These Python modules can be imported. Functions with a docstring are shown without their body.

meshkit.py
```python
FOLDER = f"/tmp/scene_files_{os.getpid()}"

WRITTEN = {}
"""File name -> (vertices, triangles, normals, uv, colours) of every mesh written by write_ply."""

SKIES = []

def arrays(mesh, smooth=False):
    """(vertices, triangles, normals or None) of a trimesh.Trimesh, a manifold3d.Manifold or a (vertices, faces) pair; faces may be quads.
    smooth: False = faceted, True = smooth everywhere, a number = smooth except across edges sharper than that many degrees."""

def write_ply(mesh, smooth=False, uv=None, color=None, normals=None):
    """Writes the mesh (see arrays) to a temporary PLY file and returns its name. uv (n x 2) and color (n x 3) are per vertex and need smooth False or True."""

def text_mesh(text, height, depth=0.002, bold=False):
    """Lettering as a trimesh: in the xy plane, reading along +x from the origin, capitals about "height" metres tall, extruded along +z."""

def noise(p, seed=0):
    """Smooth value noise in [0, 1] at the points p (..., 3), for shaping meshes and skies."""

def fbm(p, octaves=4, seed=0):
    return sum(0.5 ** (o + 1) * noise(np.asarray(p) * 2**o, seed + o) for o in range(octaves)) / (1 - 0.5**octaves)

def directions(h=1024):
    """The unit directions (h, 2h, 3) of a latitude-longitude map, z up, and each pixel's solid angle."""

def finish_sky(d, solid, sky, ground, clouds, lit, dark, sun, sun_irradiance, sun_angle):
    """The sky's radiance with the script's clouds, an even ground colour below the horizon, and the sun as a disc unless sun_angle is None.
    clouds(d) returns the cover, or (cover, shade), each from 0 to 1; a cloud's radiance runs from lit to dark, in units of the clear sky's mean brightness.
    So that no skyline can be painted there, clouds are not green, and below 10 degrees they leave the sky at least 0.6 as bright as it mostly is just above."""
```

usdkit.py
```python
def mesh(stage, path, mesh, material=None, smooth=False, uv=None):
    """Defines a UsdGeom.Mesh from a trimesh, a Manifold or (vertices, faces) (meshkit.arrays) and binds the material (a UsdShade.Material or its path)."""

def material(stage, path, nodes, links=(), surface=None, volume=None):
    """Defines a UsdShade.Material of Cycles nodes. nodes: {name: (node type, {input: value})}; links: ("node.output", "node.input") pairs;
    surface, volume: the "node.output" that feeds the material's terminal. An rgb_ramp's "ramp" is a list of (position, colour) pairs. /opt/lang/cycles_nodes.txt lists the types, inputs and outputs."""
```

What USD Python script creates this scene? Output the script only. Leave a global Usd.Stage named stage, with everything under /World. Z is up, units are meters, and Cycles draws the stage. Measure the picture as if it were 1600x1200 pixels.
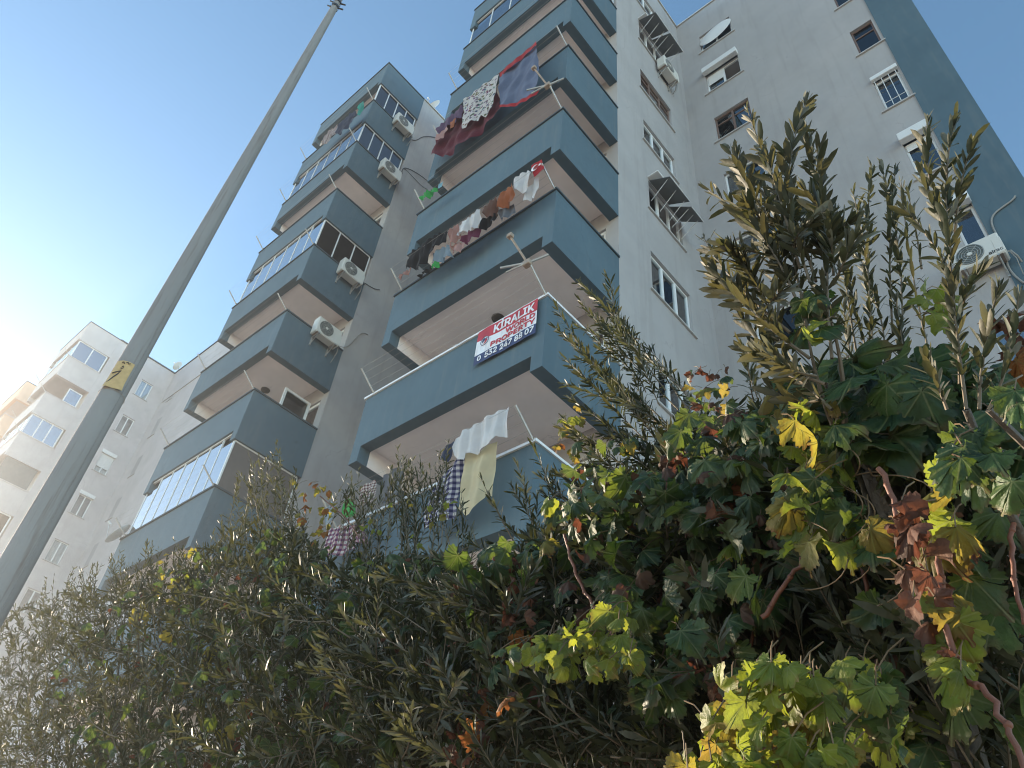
import math, random
import numpy as np, trimesh, manifold3d as m3, shapely
from shapely import affinity
from shapely.geometry import Polygon, Point, box as sbox
import usdkit, meshkit
from pxr import Usd, UsdGeom, UsdLux, UsdShade, Gf, Sdf

rng = random.Random(7)
nrg = np.random.default_rng(7)
PI = math.pi
EYE = 1.6                                   # eye height; measured points below are relative to the eye
stage = Usd.Stage.CreateInMemory()
UsdGeom.SetStageUpAxis(stage, UsdGeom.Tokens.z)
UsdGeom.SetStageMetersPerUnit(stage, 1.0)
UsdGeom.Xform.Define(stage, '/World')
UsdGeom.Scope.Define(stage, '/World/Looks')

# ------------------------------------------------------------------ camera, sky, sun, exposure
FPX = 1189.67                               # focal length in photograph pixels (1600 wide)
W = np.array([[0.65101722, -0.75417372, 0.08601498],
              [0.54390616, 0.38443839, -0.74590429],
              [0.52947395, 0.53238062, 0.66047574]])   # rows: right, down, forward of the lens in the world
cam = UsdGeom.Camera.Define(stage, '/World/camera')
cam.CreateHorizontalApertureAttr(36.0)
cam.CreateVerticalApertureAttr(27.0)
cam.CreateFocalLengthAttr(FPX / 1600 * 36.0)
cam.CreateClippingRangeAttr(Gf.Vec2f(0.05, 3000))
R_, D_, F_ = W
cam.AddTransformOp().Set(Gf.Matrix4d(*R_, 0, *(-D_), 0, *(-F_), 0, 0, 0, EYE, 1))
EXPOSURE = 1.46
cam.CreateExposureAttr(EXPOSURE)

SUN_AZ, SUN_EL = math.radians(89.0), math.radians(13.5)   # azimuth from +x towards +y
sun_dir = np.array([math.cos(SUN_AZ) * math.cos(SUN_EL), math.sin(SUN_AZ) * math.cos(SUN_EL), math.sin(SUN_EL)])
SKY_STRENGTH, SUN_INTENSITY, HAZE_DENSITY, HAZE_G = 0.12, 1.25, 0.0011, 0.72
dome = UsdLux.DomeLight.Define(stage, '/World/sky')
skym = usdkit.material(stage, '/World/Looks/sky_air', {
    's': ('sky_texture', {'sky_type': 'single_scattering', 'sun_disc': False, 'sun_elevation': SUN_EL,
                          'sun_rotation': math.atan2(sun_dir[0], sun_dir[1]), 'altitude': 50.0,
                          'air_density': 1.0, 'aerosol_density': 0.15, 'ozone_density': 1.6}),
    'h': ('hsv', {'saturation': 1.06, 'hue': .492}),
    'b': ('background_shader', {'strength': SKY_STRENGTH})},
    [('s.color', 'h.color'), ('h.color', 'b.color')], surface='b.background')
UsdShade.MaterialBindingAPI.Apply(dome.GetPrim()).Bind(skym)
dome.GetPrim().SetCustomDataByKey('kind', 'structure')
dome.GetPrim().SetCustomDataByKey('label', 'clear pale blue evening sky brighter towards the low sun')
sun = UsdLux.DistantLight.Define(stage, '/World/sun')
sun.CreateNormalizeAttr(True); sun.CreateIntensityAttr(SUN_INTENSITY); sun.CreateAngleAttr(0.55)
sun.CreateColorAttr(Gf.Vec3f(1.0, 0.83, 0.62))
zc = sun_dir; xc_ = np.cross([0, 0, 1], zc); xc_ /= np.linalg.norm(xc_); yc_ = np.cross(zc, xc_)
sun.AddTransformOp().Set(Gf.Matrix4d(*xc_, 0, *yc_, 0, *zc, 0, 0, 0, 60, 1))

def ray(px, py):
    return W.T @ np.array([px - 800, py - 600, FPX])
def at(px, py, axis, val):
    """the point on the plane axis = val (relative to the eye) that stands at this spot of the photograph"""
    r = ray(px, py)
    return r * (val / r[axis])

# ------------------------------------------------------------------ helpers
used = {}
def numbered(parent, name):
    n = used.get((parent, name), 0); used[(parent, name)] = n + 1
    return name if n == 0 else '%s_%03d' % (name, n)
ORIGIN = {'/World': np.zeros(3)}
def tag(p, label=None, cat=None, group=None, kind=None):
    p = p.GetPrim() if hasattr(p, 'GetPrim') else p
    for k, v in (('label', label), ('category', cat), ('group', group), ('kind', kind)):
        if v: p.SetCustomDataByKey(k, v)
    return p
def thing(name, label, cat, loc=(0, 0, 0), rotz=0, group=None, kind=None):
    path = '/World/' + numbered('/World', name)
    x = UsdGeom.Xform.Define(stage, path)
    l = np.array(loc, float)
    x.AddTranslateOp().Set(Gf.Vec3d(l[0], l[1], l[2] + EYE))
    if rotz: x.AddRotateZOp().Set(rotz)
    ORIGIN[path] = l
    tag(x, label, cat, group, kind)
    return path
def obj(name, mesh, mat, parent='/World', smooth=False, uv=None, local=False, label=None, kind=None):
    """ONE Mesh prim; mesh in eye-relative coordinates (or the thing's own when local)"""
    path = parent + '/' + numbered(parent, name)
    v, f, n = meshkit.arrays(mesh, smooth)
    o = ORIGIN.get(parent, np.zeros(3))
    if not local: v = v - o
    if parent == '/World': v = v + [0, 0, EYE]
    ORIGIN[path] = np.zeros(3) if local else o
    prim = usdkit.mesh(stage, path, (v, f), M[mat] if isinstance(mat, str) else mat, False, uv)
    if n is not None:
        prim.CreateNormalsAttr(n.astype(np.float32)); prim.SetNormalsInterpolation('vertex')
    if label or kind: tag(prim, label, None, None, kind)
    return path
def tagp(path, *a, **k):
    tag(stage.GetPrimAtPath(path), *a, **k); return path
def dup(path, loc, rotz, label, name=None, group=None):
    src = stage.GetPrimAtPath(path); d = src.GetCustomData()
    base = name or src.GetName()
    p = '/World/' + numbered('/World', base)
    x = UsdGeom.Xform.Define(stage, p)
    x.GetPrim().GetReferences().AddInternalReference(src.GetPath()); x.GetPrim().SetInstanceable(True)
    x.ClearXformOpOrder()
    x.AddTranslateOp().Set(Gf.Vec3d(loc[0], loc[1], loc[2] + EYE))
    x.AddRotateZOp().Set(rotz)
    if not rotz: x.SetXformOpOrder([UsdGeom.XformOp(x.GetPrim().GetAttribute('xformOp:translate'))])
    tag(x, label, d.get('category'), group or d.get('group'))
    return p

BOXF = np.array([[0,2,1],[0,3,2],[4,5,6],[4,6,7],[0,1,5],[0,5,4],[1,2,6],[1,6,5],[2,3,7],[2,7,6],[3,0,4],[3,4,7]])
def bx(x0, x1, y0, y1, z0, z1):
    x0, x1 = min(x0, x1), max(x0, x1); y0, y1 = min(y0, y1), max(y0, y1)
    v = np.array([[x0,y0,z0],[x1,y0,z0],[x1,y1,z0],[x0,y1,z0],[x0,y0,z1],[x1,y0,z1],[x1,y1,z1],[x0,y1,z1]], float)
    return (v, BOXF)
def cbx(x0, x1, y0, y1, z0, z1, c=0.01):
    """box with chamfered edges"""
    x0, x1 = min(x0, x1), max(x0, x1); y0, y1 = min(y0, y1), max(y0, y1)
    pts = []
    for x, sx in ((x0, 1), (x1, -1)):
        for y, sy in ((y0, 1), (y1, -1)):
            for z, sz in ((z0, 1), (z1, -1)):
                pts += [(x, y + sy*c, z + sz*c), (x + sx*c, y, z + sz*c), (x + sx*c, y + sy*c, z)]
    h = m3.Manifold.hull_points(np.array(pts))
    return meshkit.arrays(h)[:2]
def join(parts):
    vs, fs, k = [], [], 0
    for v, f in parts:
        v = np.asarray(v, float); f = np.asarray(f, int)
        vs.append(v); fs.append(f + k); k += len(v)
    return (np.vstack(vs), np.vstack(fs))
def man(b):
    return m3.Manifold(m3.Mesh(np.asarray(b[0], np.float32), np.asarray(b[1], np.uint32)))
def tube(pts, r, n=8, r1=None, cap=True):
    pts = np.asarray(pts, float); k = len(pts)
    d = np.gradient(pts, axis=0); d /= np.linalg.norm(d, axis=1)[:, None] + 1e-12
    up = np.array([0, 0, 1.0]) if abs(d[0][2]) < .9 else np.array([1.0, 0, 0])
    V = []
    for i in range(k):
        u = np.cross(d[i], up); u /= np.linalg.norm(u) + 1e-12; w = np.cross(u, d[i])
        up = w
        rr = r if r1 is None else r + (r1 - r) * i / (k - 1)
        a = np.arange(n) / n * 2 * PI
        V.append(pts[i] + rr * (np.cos(a)[:, None] * u + np.sin(a)[:, None] * w))
    V = np.vstack(V); Fc = []
    for i in range(k - 1):
        for j in range(n):
            a, b = i*n + j, i*n + (j+1) % n
            Fc += [[a, b, b + n], [a, b + n, a + n]]
    if cap:
        V = np.vstack([V, pts[0], pts[-1]]); c0, c1 = len(V) - 2, len(V) - 1
        for j in range(n):
            Fc += [[c0, (j+1) % n, j], [c1, (k-1)*n + j, (k-1)*n + (j+1) % n]]
    return (V, np.array(Fc))
def face_box(axis, face, u0, u1, w0, w1, z0, z1, c=0):
    """a box against a wall: u along the wall, w inward from its face"""
    f = (lambda *a: cbx(*a, c)) if c else bx
    return f(face + w0, face + w1, u0, u1, z0, z1) if axis == 'x' else f(u0, u1, face + w0, face + w1, z0, z1)
def face_pt(axis, face, u, w, z):
    return (face + w, u, z) if axis == 'x' else (u, face + w, z)

# ------------------------------------------------------------------ materials
M = {}
def mat(name, nodes, links, surface='p.BSDF', volume=None):
    M[name] = usdkit.material(stage, '/World/Looks/' + name, nodes, links, surface, volume); return M[name]
def plain(name, col, rough=.6, metal=0., spec=.5, var=.12, scale=6., bump=0., bscale=60.):
    c = np.array(col, float)
    nodes = {'g': ('geometry', {}), 'n': ('noise_texture', {'scale': scale, 'detail': 5.0}),
             'm': ('mix', {'color1': tuple(c*(1-var)), 'color2': tuple(np.minimum(c*(1+var), .95))}),
             'p': ('principled_bsdf', {'roughness': rough, 'metallic': metal, 'specular_ior_level': spec})}
    links = [('g.position', 'n.vector'), ('n.fac', 'm.fac'), ('m.color', 'p.base_color')]
    if bump:
        nodes['n2'] = ('noise_texture', {'scale': bscale, 'detail': 4.0}); nodes['b'] = ('bump', {'strength': bump, 'distance': .02})
        links += [('g.position', 'n2.vector'), ('n2.fac', 'b.height'), ('b.normal', 'p.normal')]
    return mat(name, nodes, links)
def stucco(name, col, dirt, dirt_amount=.5, bump=.35, streak=(2.6, 2.6, .16)):
    c = np.array(col, float)
    return mat(name, {
        'g': ('geometry', {}),
        'n': ('noise_texture', {'scale': .9, 'detail': 6.0, 'roughness': .6}),
        'm': ('mix', {'color1': tuple(c*.80), 'color2': tuple(c*1.18)}),
        'mp': ('mapping', {'scale': streak}),
        'st': ('noise_texture', {'scale': 1.6, 'detail': 7.0, 'roughness': .65}),
        'sr': ('map_range', {'from_min': .52, 'from_max': .74, 'to_min': 0.0, 'to_max': dirt_amount, 'clamp': True}),
        'md': ('mix', {'color2': tuple(dirt)}),
        'n2': ('noise_texture', {'scale': 55.0, 'detail': 5.0, 'roughness': .7}),
        'n3': ('noise_texture', {'scale': 2.2, 'detail': 3.0}),
        'ad': ('math', {'math_type': 'multiply_add', 'value2': 4.0}),
        'b': ('bump', {'strength': bump, 'distance': .006}),
        'nd': ('noise_texture', {'scale': 1.7, 'detail': 5.0}), 'vd': ('vector_math', {'math_type': 'multiply_add', 'vector2': (.7, .7, .7)}),
        'vo': ('voronoi_texture', {'feature': 'distance_to_edge', 'scale': .55}), 'cr': ('map_range', {'from_min': 0.0, 'from_max': .006, 'to_min': 1.0, 'to_max': 0.0, 'clamp': True}),
        'cm': ('map_range', {'from_min': .50, 'from_max': .62, 'to_min': 0.0, 'to_max': .38, 'clamp': True}), 'cx': ('math', {'math_type': 'multiply'}),
        'mc': ('mix', {'color2': tuple(c*.45)}),
        'p': ('principled_bsdf', {'roughness': .88, 'specular_ior_level': .25})},
        [('g.position', 'nd.vector'), ('nd.color', 'vd.vector1'), ('g.position', 'vd.vector3'), ('vd.vector', 'vo.vector'), ('vo.distance', 'cr.value'),
         ('n.fac', 'cm.value'), ('cr.result', 'cx.value1'), ('cm.result', 'cx.value2'), ('cx.value', 'mc.fac'), ('md.color', 'mc.color1'),
         ('g.position', 'n.vector'), ('n.fac', 'm.fac'), ('g.position', 'mp.vector'), ('mp.vector', 'st.vector'), ('st.fac', 'sr.value'),
         ('sr.result', 'md.fac'), ('m.color', 'md.color1'), ('mc.color', 'p.base_color'),
         ('g.position', 'n2.vector'), ('g.position', 'n3.vector'), ('n3.fac', 'ad.value1'), ('n2.fac', 'ad.value3'), ('ad.value', 'b.height'), ('b.normal', 'p.normal')])
stucco('blue_grey_stucco', (.088, .136, .166), (.135, .165, .178), .6, .4, (4.0, 4.0, .5))
stucco('white_stucco', (.395, .372, .362), (.25, .225, .205), .32)
stucco('soffit_paint', (.90, .81, .77), (.70, .61, .57), .1, .12)
stucco('pale_pink_stucco', (.52, .475, .465), (.42, .37, .35), .35)
stucco('peach_stucco', (.60, .41, .29), (.45, .32, .22), .35)
stucco('dark_coping', (.055, .075, .09), (.04, .05, .05), .3)
plain('concrete_floor', (.32, .30, .28), .9, bump=.3)
plain('white_frame', (.72, .72, .71), .4, var=.04)
plain('brown_frame', (.16, .095, .07), .5, var=.2)
plain('aluminium', (.55, .55, .55), .35, .9, var=.08)
plain('sill_stone', (.45, .43, .41), .7, bump=.2)
plain('galvanised', (.42, .41, .39), .45, .6, var=.25, scale=9)
plain('rusty_steel', (.33, .25, .19), .6, .3, var=.4, scale=14)
plain('cable_black', (.03, .03, .032), .5)
plain('cable_grey', (.30, .29, .27), .6)
plain('wire_grey', (.35, .33, .31), .5)
plain('ac_casing', (.62, .595, .54), .45, var=.05, scale=2)
plain('ac_grille', (.09, .10, .09), .5, var=.3)
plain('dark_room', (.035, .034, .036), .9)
plain('curtain', (.80, .80, .80), .95, var=.1, scale=3)
plain('shutter_white', (.70, .69, .67), .5, var=.05)
plain('awning_grey', (.15, .15, .145), .7, var=.2)
plain('dish_white', (.62, .62, .61), .45, var=.08)
plain('blind_brown', (.12, .105, .10), .6, var=.15)
plain('lamp_dark', (.05, .045, .04), .5)
def glass(name, tint, base=.10, rough=.02):
    mat(name, {'f': ('fresnel', {'IOR': 1.5}), 'a': ('math', {'math_type': 'add', 'value2': base, 'use_clamp': True}),
               't': ('transparent_bsdf', {'color': tint}), 'g': ('glossy_bsdf', {'color': (.9, .93, .95), 'roughness': rough}),
               'mx': ('mix_closure', {})},
        [('f.fac', 'a.value1'), ('a.value', 'mx.fac'), ('t.BSDF', 'mx.closure1'), ('g.BSDF', 'mx.closure2')], 'mx.closure')
glass('clear_glass', (.84, .87, .88), .14)
glass('navy_glass', (.07, .10, .20), .10)
glass('smoke_glass', (.10, .09, .09), .02)
glass('mirror_glass', (.35, .42, .45), .34)

def cloth_mat(name, col, var=.12, trans=.25):
    c = np.array(col, float)
    mat(name, {'g': ('geometry', {}), 'n': ('noise_texture', {'scale': 9.0, 'detail': 4.0}),
               'm': ('mix', {'color1': tuple(c*(1-var)), 'color2': tuple(np.minimum(c*(1+var), .95))}),
               'n2': ('noise_texture', {'scale': 260.0, 'detail': 2.0}), 'b': ('bump', {'strength': .25, 'distance': .003}),
               'p': ('principled_bsdf', {'roughness': .95, 'specular_ior_level': .15, 'sheen_weight': .15}),
               't': ('translucent_bsdf', {}), 'mx': ('mix_closure', {'fac': trans})},
        [('g.position', 'n.vector'), ('n.fac', 'm.fac'), ('m.color', 'p.base_color'), ('m.color', 't.color'),
         ('g.position', 'n2.vector'), ('n2.fac', 'b.height'), ('b.normal', 'p.normal'),
         ('p.BSDF', 'mx.closure1'), ('t.BSDF', 'mx.closure2')], 'mx.closure')
for n_, c_ in dict(maroon=(.13, .018, .035), wine=(.16, .03, .07), sheet_blue=(.13, .17, .27), red=(.42, .012, .02), black=(.014, .015, .018),
                   slate=(.16, .17, .19), sky_grey=(.28, .36, .42), brown=(.17, .085, .06), rose=(.45, .24, .20), orange=(.42, .13, .05), white=(.78, .77, .76),
                   cream=(.70, .60, .38), navy=(.04, .055, .10), green=(.06, .42, .10), teal=(.02, .30, .24), aqua=(.22, .45, .52), purple=(.15, .09, .16), pink=(.55, .33, .30)).items():
    cloth_mat('cloth_' + n_, c_)
def gingham(name, a, b, period=.055):
    """woven check: stripes both ways multiply"""
    mat(name, {'g': ('geometry', {}), 's': ('separate_xyz', {}),
               'y1': ('math', {'math_type': 'multiply', 'value2': 2*PI/period}), 'y2': ('math', {'math_type': 'sine'}), 'y3': ('math', {'math_type': 'greater_than', 'value2': 0.0}),
               'z1': ('math', {'math_type': 'multiply', 'value2': 2*PI/period}), 'z2': ('math', {'math_type': 'sine'}), 'z3': ('math', {'math_type': 'greater_than', 'value2': 0.0}),
               'ad': ('math', {'math_type': 'add'}), 'hf': ('math', {'math_type': 'multiply', 'value2': .5}),
               'r': ('rgb_ramp', {'ramp': [(0, (.66, .64, .62)), (.5, a), (1, b)]}),
               'p': ('principled_bsdf', {'roughness': .95, 'specular_ior_level': .1}), 't': ('translucent_bsdf', {}), 'mx': ('mix_closure', {'fac': .2})},
        [('g.position', 's.vector'), ('s.y', 'y1.value1'), ('y1.value', 'y2.value1'), ('y2.value', 'y3.value1'),
         ('s.z', 'z1.value1'), ('z1.value', 'z2.value1'), ('z2.value', 'z3.value1'), ('y3.value', 'ad.value1'), ('z3.value', 'ad.value2'),
         ('ad.value', 'hf.value1'), ('hf.value', 'r.fac'), ('r.color', 'p.base_color'), ('r.color', 't.color'), ('p.BSDF', 'mx.closure1'), ('t.BSDF', 'mx.closure2')], 'mx.closure')
gingham('cloth_blue_check', (.20, .19, .28), (.035, .04, .10), .085)
gingham('cloth_red_check', (.36, .20, .24), (.13, .05, .13), .085)
gingham('cloth_stripe', (.40, .30, .28), (.10, .06, .07), .05)
mat('cloth_floral', {'g': ('geometry', {}), 'v': ('voronoi_texture', {'scale': 11.0}), 'l': ('math', {'math_type': 'less_than', 'value2': .42}),
                     'hs': ('hsv', {'saturation': .9, 'value': .22}), 'm': ('mix', {'color1': (.64, .62, .60)}),
                     'p': ('principled_bsdf', {'roughness': .95}), 't': ('translucent_bsdf', {}), 'mx': ('mix_closure', {'fac': .2})},
    [('g.position', 'v.vector'), ('v.distance', 'l.value1'), ('v.color', 'hs.color'), ('l.value', 'm.fac'), ('hs.color', 'm.color2'), ('m.color', 'p.base_color'), ('m.color', 't.color'),
     ('p.BSDF', 'mx.closure1'), ('t.BSDF', 'mx.closure2')], 'mx.closure')
plain('print_red', (.46, .03, .04), .5, var=.05)
plain('print_white', (.74, .74, .76), .5, var=.03)
plain('print_navy', (.03, .04, .11), .5, var=.05)
plain('sticker_yellow', (.50, .33, .14), .7, var=.25, scale=25)
plain('ink', (.03, .03, .03), .6)
plain('asphalt', (.16, .15, .14), .9, var=.25, scale=30, bump=.4)
plain('paving', (.55, .47, .42), .85, var=.2, scale=3, bump=.3)
plain('kerb_stone', (.36, .34, .32), .85, var=.15, bump=.3)
plain('earth', (.40, .33, .26), .95, var=.3, scale=2, bump=.5)
stucco('pole_paint', (.25, .237, .225), (.12, .085, .065), .85, .5, (13.0, 13.0, .55))

# ------------------------------------------------------------------ ground
GZ = -EYE
tagp(obj('ground', (np.array([[-390, -390, GZ], [390, -390, GZ], [390, 390, GZ], [-390, 390, GZ]], float), np.array([[0, 1, 2], [0, 2, 3]])), 'earth'), 'bare dry earth ground around the buildings', kind='structure')
tagp(obj('road', bx(-9, -1.6, -120, 200, GZ + .004, GZ + .02), 'asphalt'), 'grey asphalt road running along the apartment blocks', kind='structure')
tagp(obj('pavement', bx(-1.42, .75, -120, 200, GZ + .004, GZ + .13), 'paving'), 'pale paved footway between the road and the planted strip', kind='structure')
tagp(obj('kerb', cbx(-1.59, -1.43, -120, 200, GZ + .004, GZ + .14, .015), 'kerb_stone'), 'pale stone kerb beside the asphalt road', kind='structure')
for k in range(26):
    tagp(obj('road_marking', bx(-5.36, -5.24, -60 + k*7, -57 + k*7, GZ + .0205, GZ + .024), 'print_white'), kind='structure')

# ------------------------------------------------------------------ the main block: measured from the photograph
XF, XB, XW = 5.92, 7.89, 11.8              # balcony fronts, block behind them, recessed walls
Y2, Y1, BL = 5.39, 14.93, 4.35             # near ends of the two balcony towers and their length
STOREY = 2.875
def T(k): return 6.07 + STOREY * k         # parapet tops
ROOF = 29.15

def window(parent, axis, face, u0, u1, z0, z1, panes=2, frame='white_frame', glassm='clear_glass', fw=.05, rec=.07, sill=True, curtain=0, room=.45, cur_mat='curtain', open_panes=(), transom=0):
    """frame in a recess, one pane per light, stone sill, curtain behind; u runs along the wall"""
    bits = [face_box(axis, face, u0, u1, rec, rec+.06, z1-fw, z1, .006), face_box(axis, face, u0, u1, rec, rec+.06, z0, z0+fw, .006),
            face_box(axis, face, u0, u0+fw, rec, rec+.06, z0+fw, z1-fw, .006), face_box(axis, face, u1-fw, u1, rec, rec+.06, z0+fw, z1-fw, .006)]
    pw = (u1 - u0) / panes
    for i in range(1, panes):
        bits.append(face_box(axis, face, u0+i*pw-fw*.65, u0+i*pw+fw*.65, rec-.008, rec+.055, z0+fw, z1-fw, .006))
    if transom:
        for i in range(panes):
            bits.append(face_box(axis, face, u0+i*pw+fw*.66, u0+(i+1)*pw-fw*.66, rec+.002, rec+.052, z1-transom, z1-transom+fw*.9, .006))
    w = obj('window', join(bits), frame, parent)
    for i in range(panes):
        if i in open_panes: continue
        tilt = rng.uniform(-.004, .004)
        obj('pane', face_box(axis, face, u0+i*pw+fw*.5, u0+(i+1)*pw-fw*.5, rec+.024+tilt, rec+.032+tilt, z0+fw*.7, z1-fw*.7), glassm, w)
    if sill:
        obj('sill', face_box(axis, face, u0-.10, u1+.10, -.05, rec-.01, z0-.045, z0-.002, .006), 'sill_stone', w)
    if curtain:
        n = int((u1-u0)/.035); vs, fs = [], []
        for i in range(n+1):
            u = u0 + .02 + (u1-u0-.04)*i/n; d = rec+.085+.02*math.sin(i*1.15+rng.uniform(-.3, .3))
            for z in (z0+.03, z1-.05): vs.append(face_pt(axis, face, u, d, z))
        for i in range(n):
            a = 2*i
            if curtain == 2 and n*.38 < i < n*.62: continue
            fs += [[a, a+1, a+3], [a, a+3, a+2]]
        obj('curtain', (np.array(vs), np.array(fs)), cur_mat, w, smooth=40)
    return w
def hole(axis, face, u0, u1, z0, z1, d=.6):
    return man(face_box(axis, face, u0, u1, -.2, d, z0, z1))

def shutter_box(parent, axis, face, u0, u1, z1):
    obj('shutter_box', face_box(axis, face, u0-.03, u1+.03, -.17, .065, z1, z1+.27, .012), 'shutter_white', parent)
def slat_panel(w, axis, face, u0, u1, z0, z1, rec=.055, m='shutter_white'):
    n = max(2, int((z1-z0)/.06)); h = (z1-z0)/n
    for i in range(n):
        obj('slat', face_box(axis, face, u0, u1, rec-.012, rec, z0+i*h+.003, z0+(i+1)*h-.003, .004), m, w)

def balcony(parent, y0, k, paint, cap='dark_coping', roof=False, top=None, soffit='soffit_paint', zt=None):
    zt = T(k) if zt is None else zt
    hs, hf = (1.50, 1.18)
    z_top = zt if top is None else top
    y1 = y0 + BL; t = .23
    s = man(bx(XF, XB-.004, y0, y0+t, zt-hs, z_top)) + man(bx(XF, XB-.004, y1-t, y1, zt-hs, z_top)) + man(bx(XF, XF+.22, y0+t*.5, y1-t*.5, zt-hf, z_top))
    b = obj('balcony', s, paint, parent)
    c0 = .03
    cp = man(bx(XF-c0, XB-.004, y0-c0, y0+t, z_top, z_top+.045)) + man(bx(XF-c0, XB-.004, y1-t, y1+c0, z_top, z_top+.045)) + man(bx(XF-c0, XF+.22, y0, y1, z_top, z_top+.045))
    obj('coping', cp, cap, b)
    obj('soffit', bx(XF+.22, XB-.006, y0+t, y1-t, zt-1.10, zt-.95), soffit, b)
    for yy, n in ((y0+t, 1), (y1-t, -1)):     # painted inner cheeks of the deep end beams
        obj('beam_lining', bx(XF+.225, XB-.008, yy, yy+n*.012, zt-hs+.004, zt-1.103), soffit, b)
    return b

main = thing('apartment_building', 'tall white apartment block with two towers of blue grey balconies', 'building', (XW, 8, GZ))
# walls with their window openings
wing_win = [  # u0 (y), u1, z0, z1
    (3.45, 4.60, 26.09, 27.27), (3.46, 4.62, 23.28, 24.45), (3.46, 4.57, 20.43, 21.72), (3.46, 4.57, 17.55, 18.72), (3.50, 4.46, 11.80, 12.88), (3.46, 4.57, 14.68, 15.85), (3.46, 4.57, 8.9, 10.05),
    (-.14, .44, 23.26, 24.5), (-.14, .43, 20.38, 21.70), (-.15, .43, 17.51, 18.85), (-.15, .42, 14.66, 15.98), (-.20, .20, 11.78, 13.24), (-.15, .42, 8.9, 10.2), (-.14, .43, 26.15, 27.3)]
side_win = [(9.10, 10.66, 26.35, 27.6), (9.12, 10.64, 23.5, 24.85), (9.06, 10.68, 20.74, 21.40), (9.08, 10.60, 17.70, 18.76), (9.16, 10.62, 14.86, 16.02), (9.09, 10.70, 11.98, 13.28), (9.12, 10.55, 8.95, 10.02), (9.12, 10.55, 6.1, 7.2)]
side_win[2] = (9.06, 10.68, 20.40, 21.55)
wall = man(bx(XW, 22, -1.13, 43.0, GZ-.3, ROOF)) + man(bx(XB, XW+.5, Y2, Y2+BL, GZ-.3, ROOF)) + man(bx(XB, XW+.5, Y1, Y1+BL, GZ-.3, ROOF))
for w_ in wing_win: wall -= hole('x', XW, *w_)
for w_ in side_win: wall -= hole('y', Y2, *w_)
door_k = [2, 3, 5]
for k in range(0, 8):      # balcony doors in the back walls
    for y0 in (Y1, Y2):
        wall -= man(bx(XB-.3, XB+.5, y0+.32, y0+1.22, T(k)-.94, T(k)+1.22))
obj('wall', wall, 'white_stucco', main)
obj('grey_stripe', bx(XW-.035, XW-.001, -1.13, -.215, GZ, ROOF-.002), 'blue_grey_stucco', main, label='blue grey painted band down the corner of the wall')
obj('roof_coping', man(bx(XW-.05, 22.05, -1.18, 43.0, ROOF, ROOF+.07)) + man(bx(XB+.02, XW+.5, Y2-.05, Y2+BL+.05, ROOF, ROOF+.07)) + man(bx(XB+.02, XW+.5, Y1-.05, Y1+BL+.05, ROOF, ROOF+.07)), 'sill_stone', main)
WW = {}
def wing(i, **k):
    WW[i] = window(main, 'x', XW, *wing_win[i], **k); return WW[i]
w = wing(0, panes=2, curtain=1)
w = wing(1, panes=2, open_panes=(0,), rec=.10); shutter_box(w, 'x', XW, 3.46, 4.62, 24.45); slat_panel(w, 'x', XW, 4.06, 4.56, 23.85, 24.40, .085)
w = wing(2, panes=2, frame='brown_frame', curtain=2, transom=.38)
wing(3, panes=2, curtain=1); wing(4, panes=1, glassm='smoke_glass'); wing(5, panes=2, curtain=1); wing(6, panes=2)
w = wing(7, panes=1, frame='brown_frame', glassm='smoke_glass', transom=.4)
w = wing(8, panes=1, frame='brown_frame', glassm='smoke_glass', transom=.42)
w = wing(9, panes=1, curtain=2)
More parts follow.
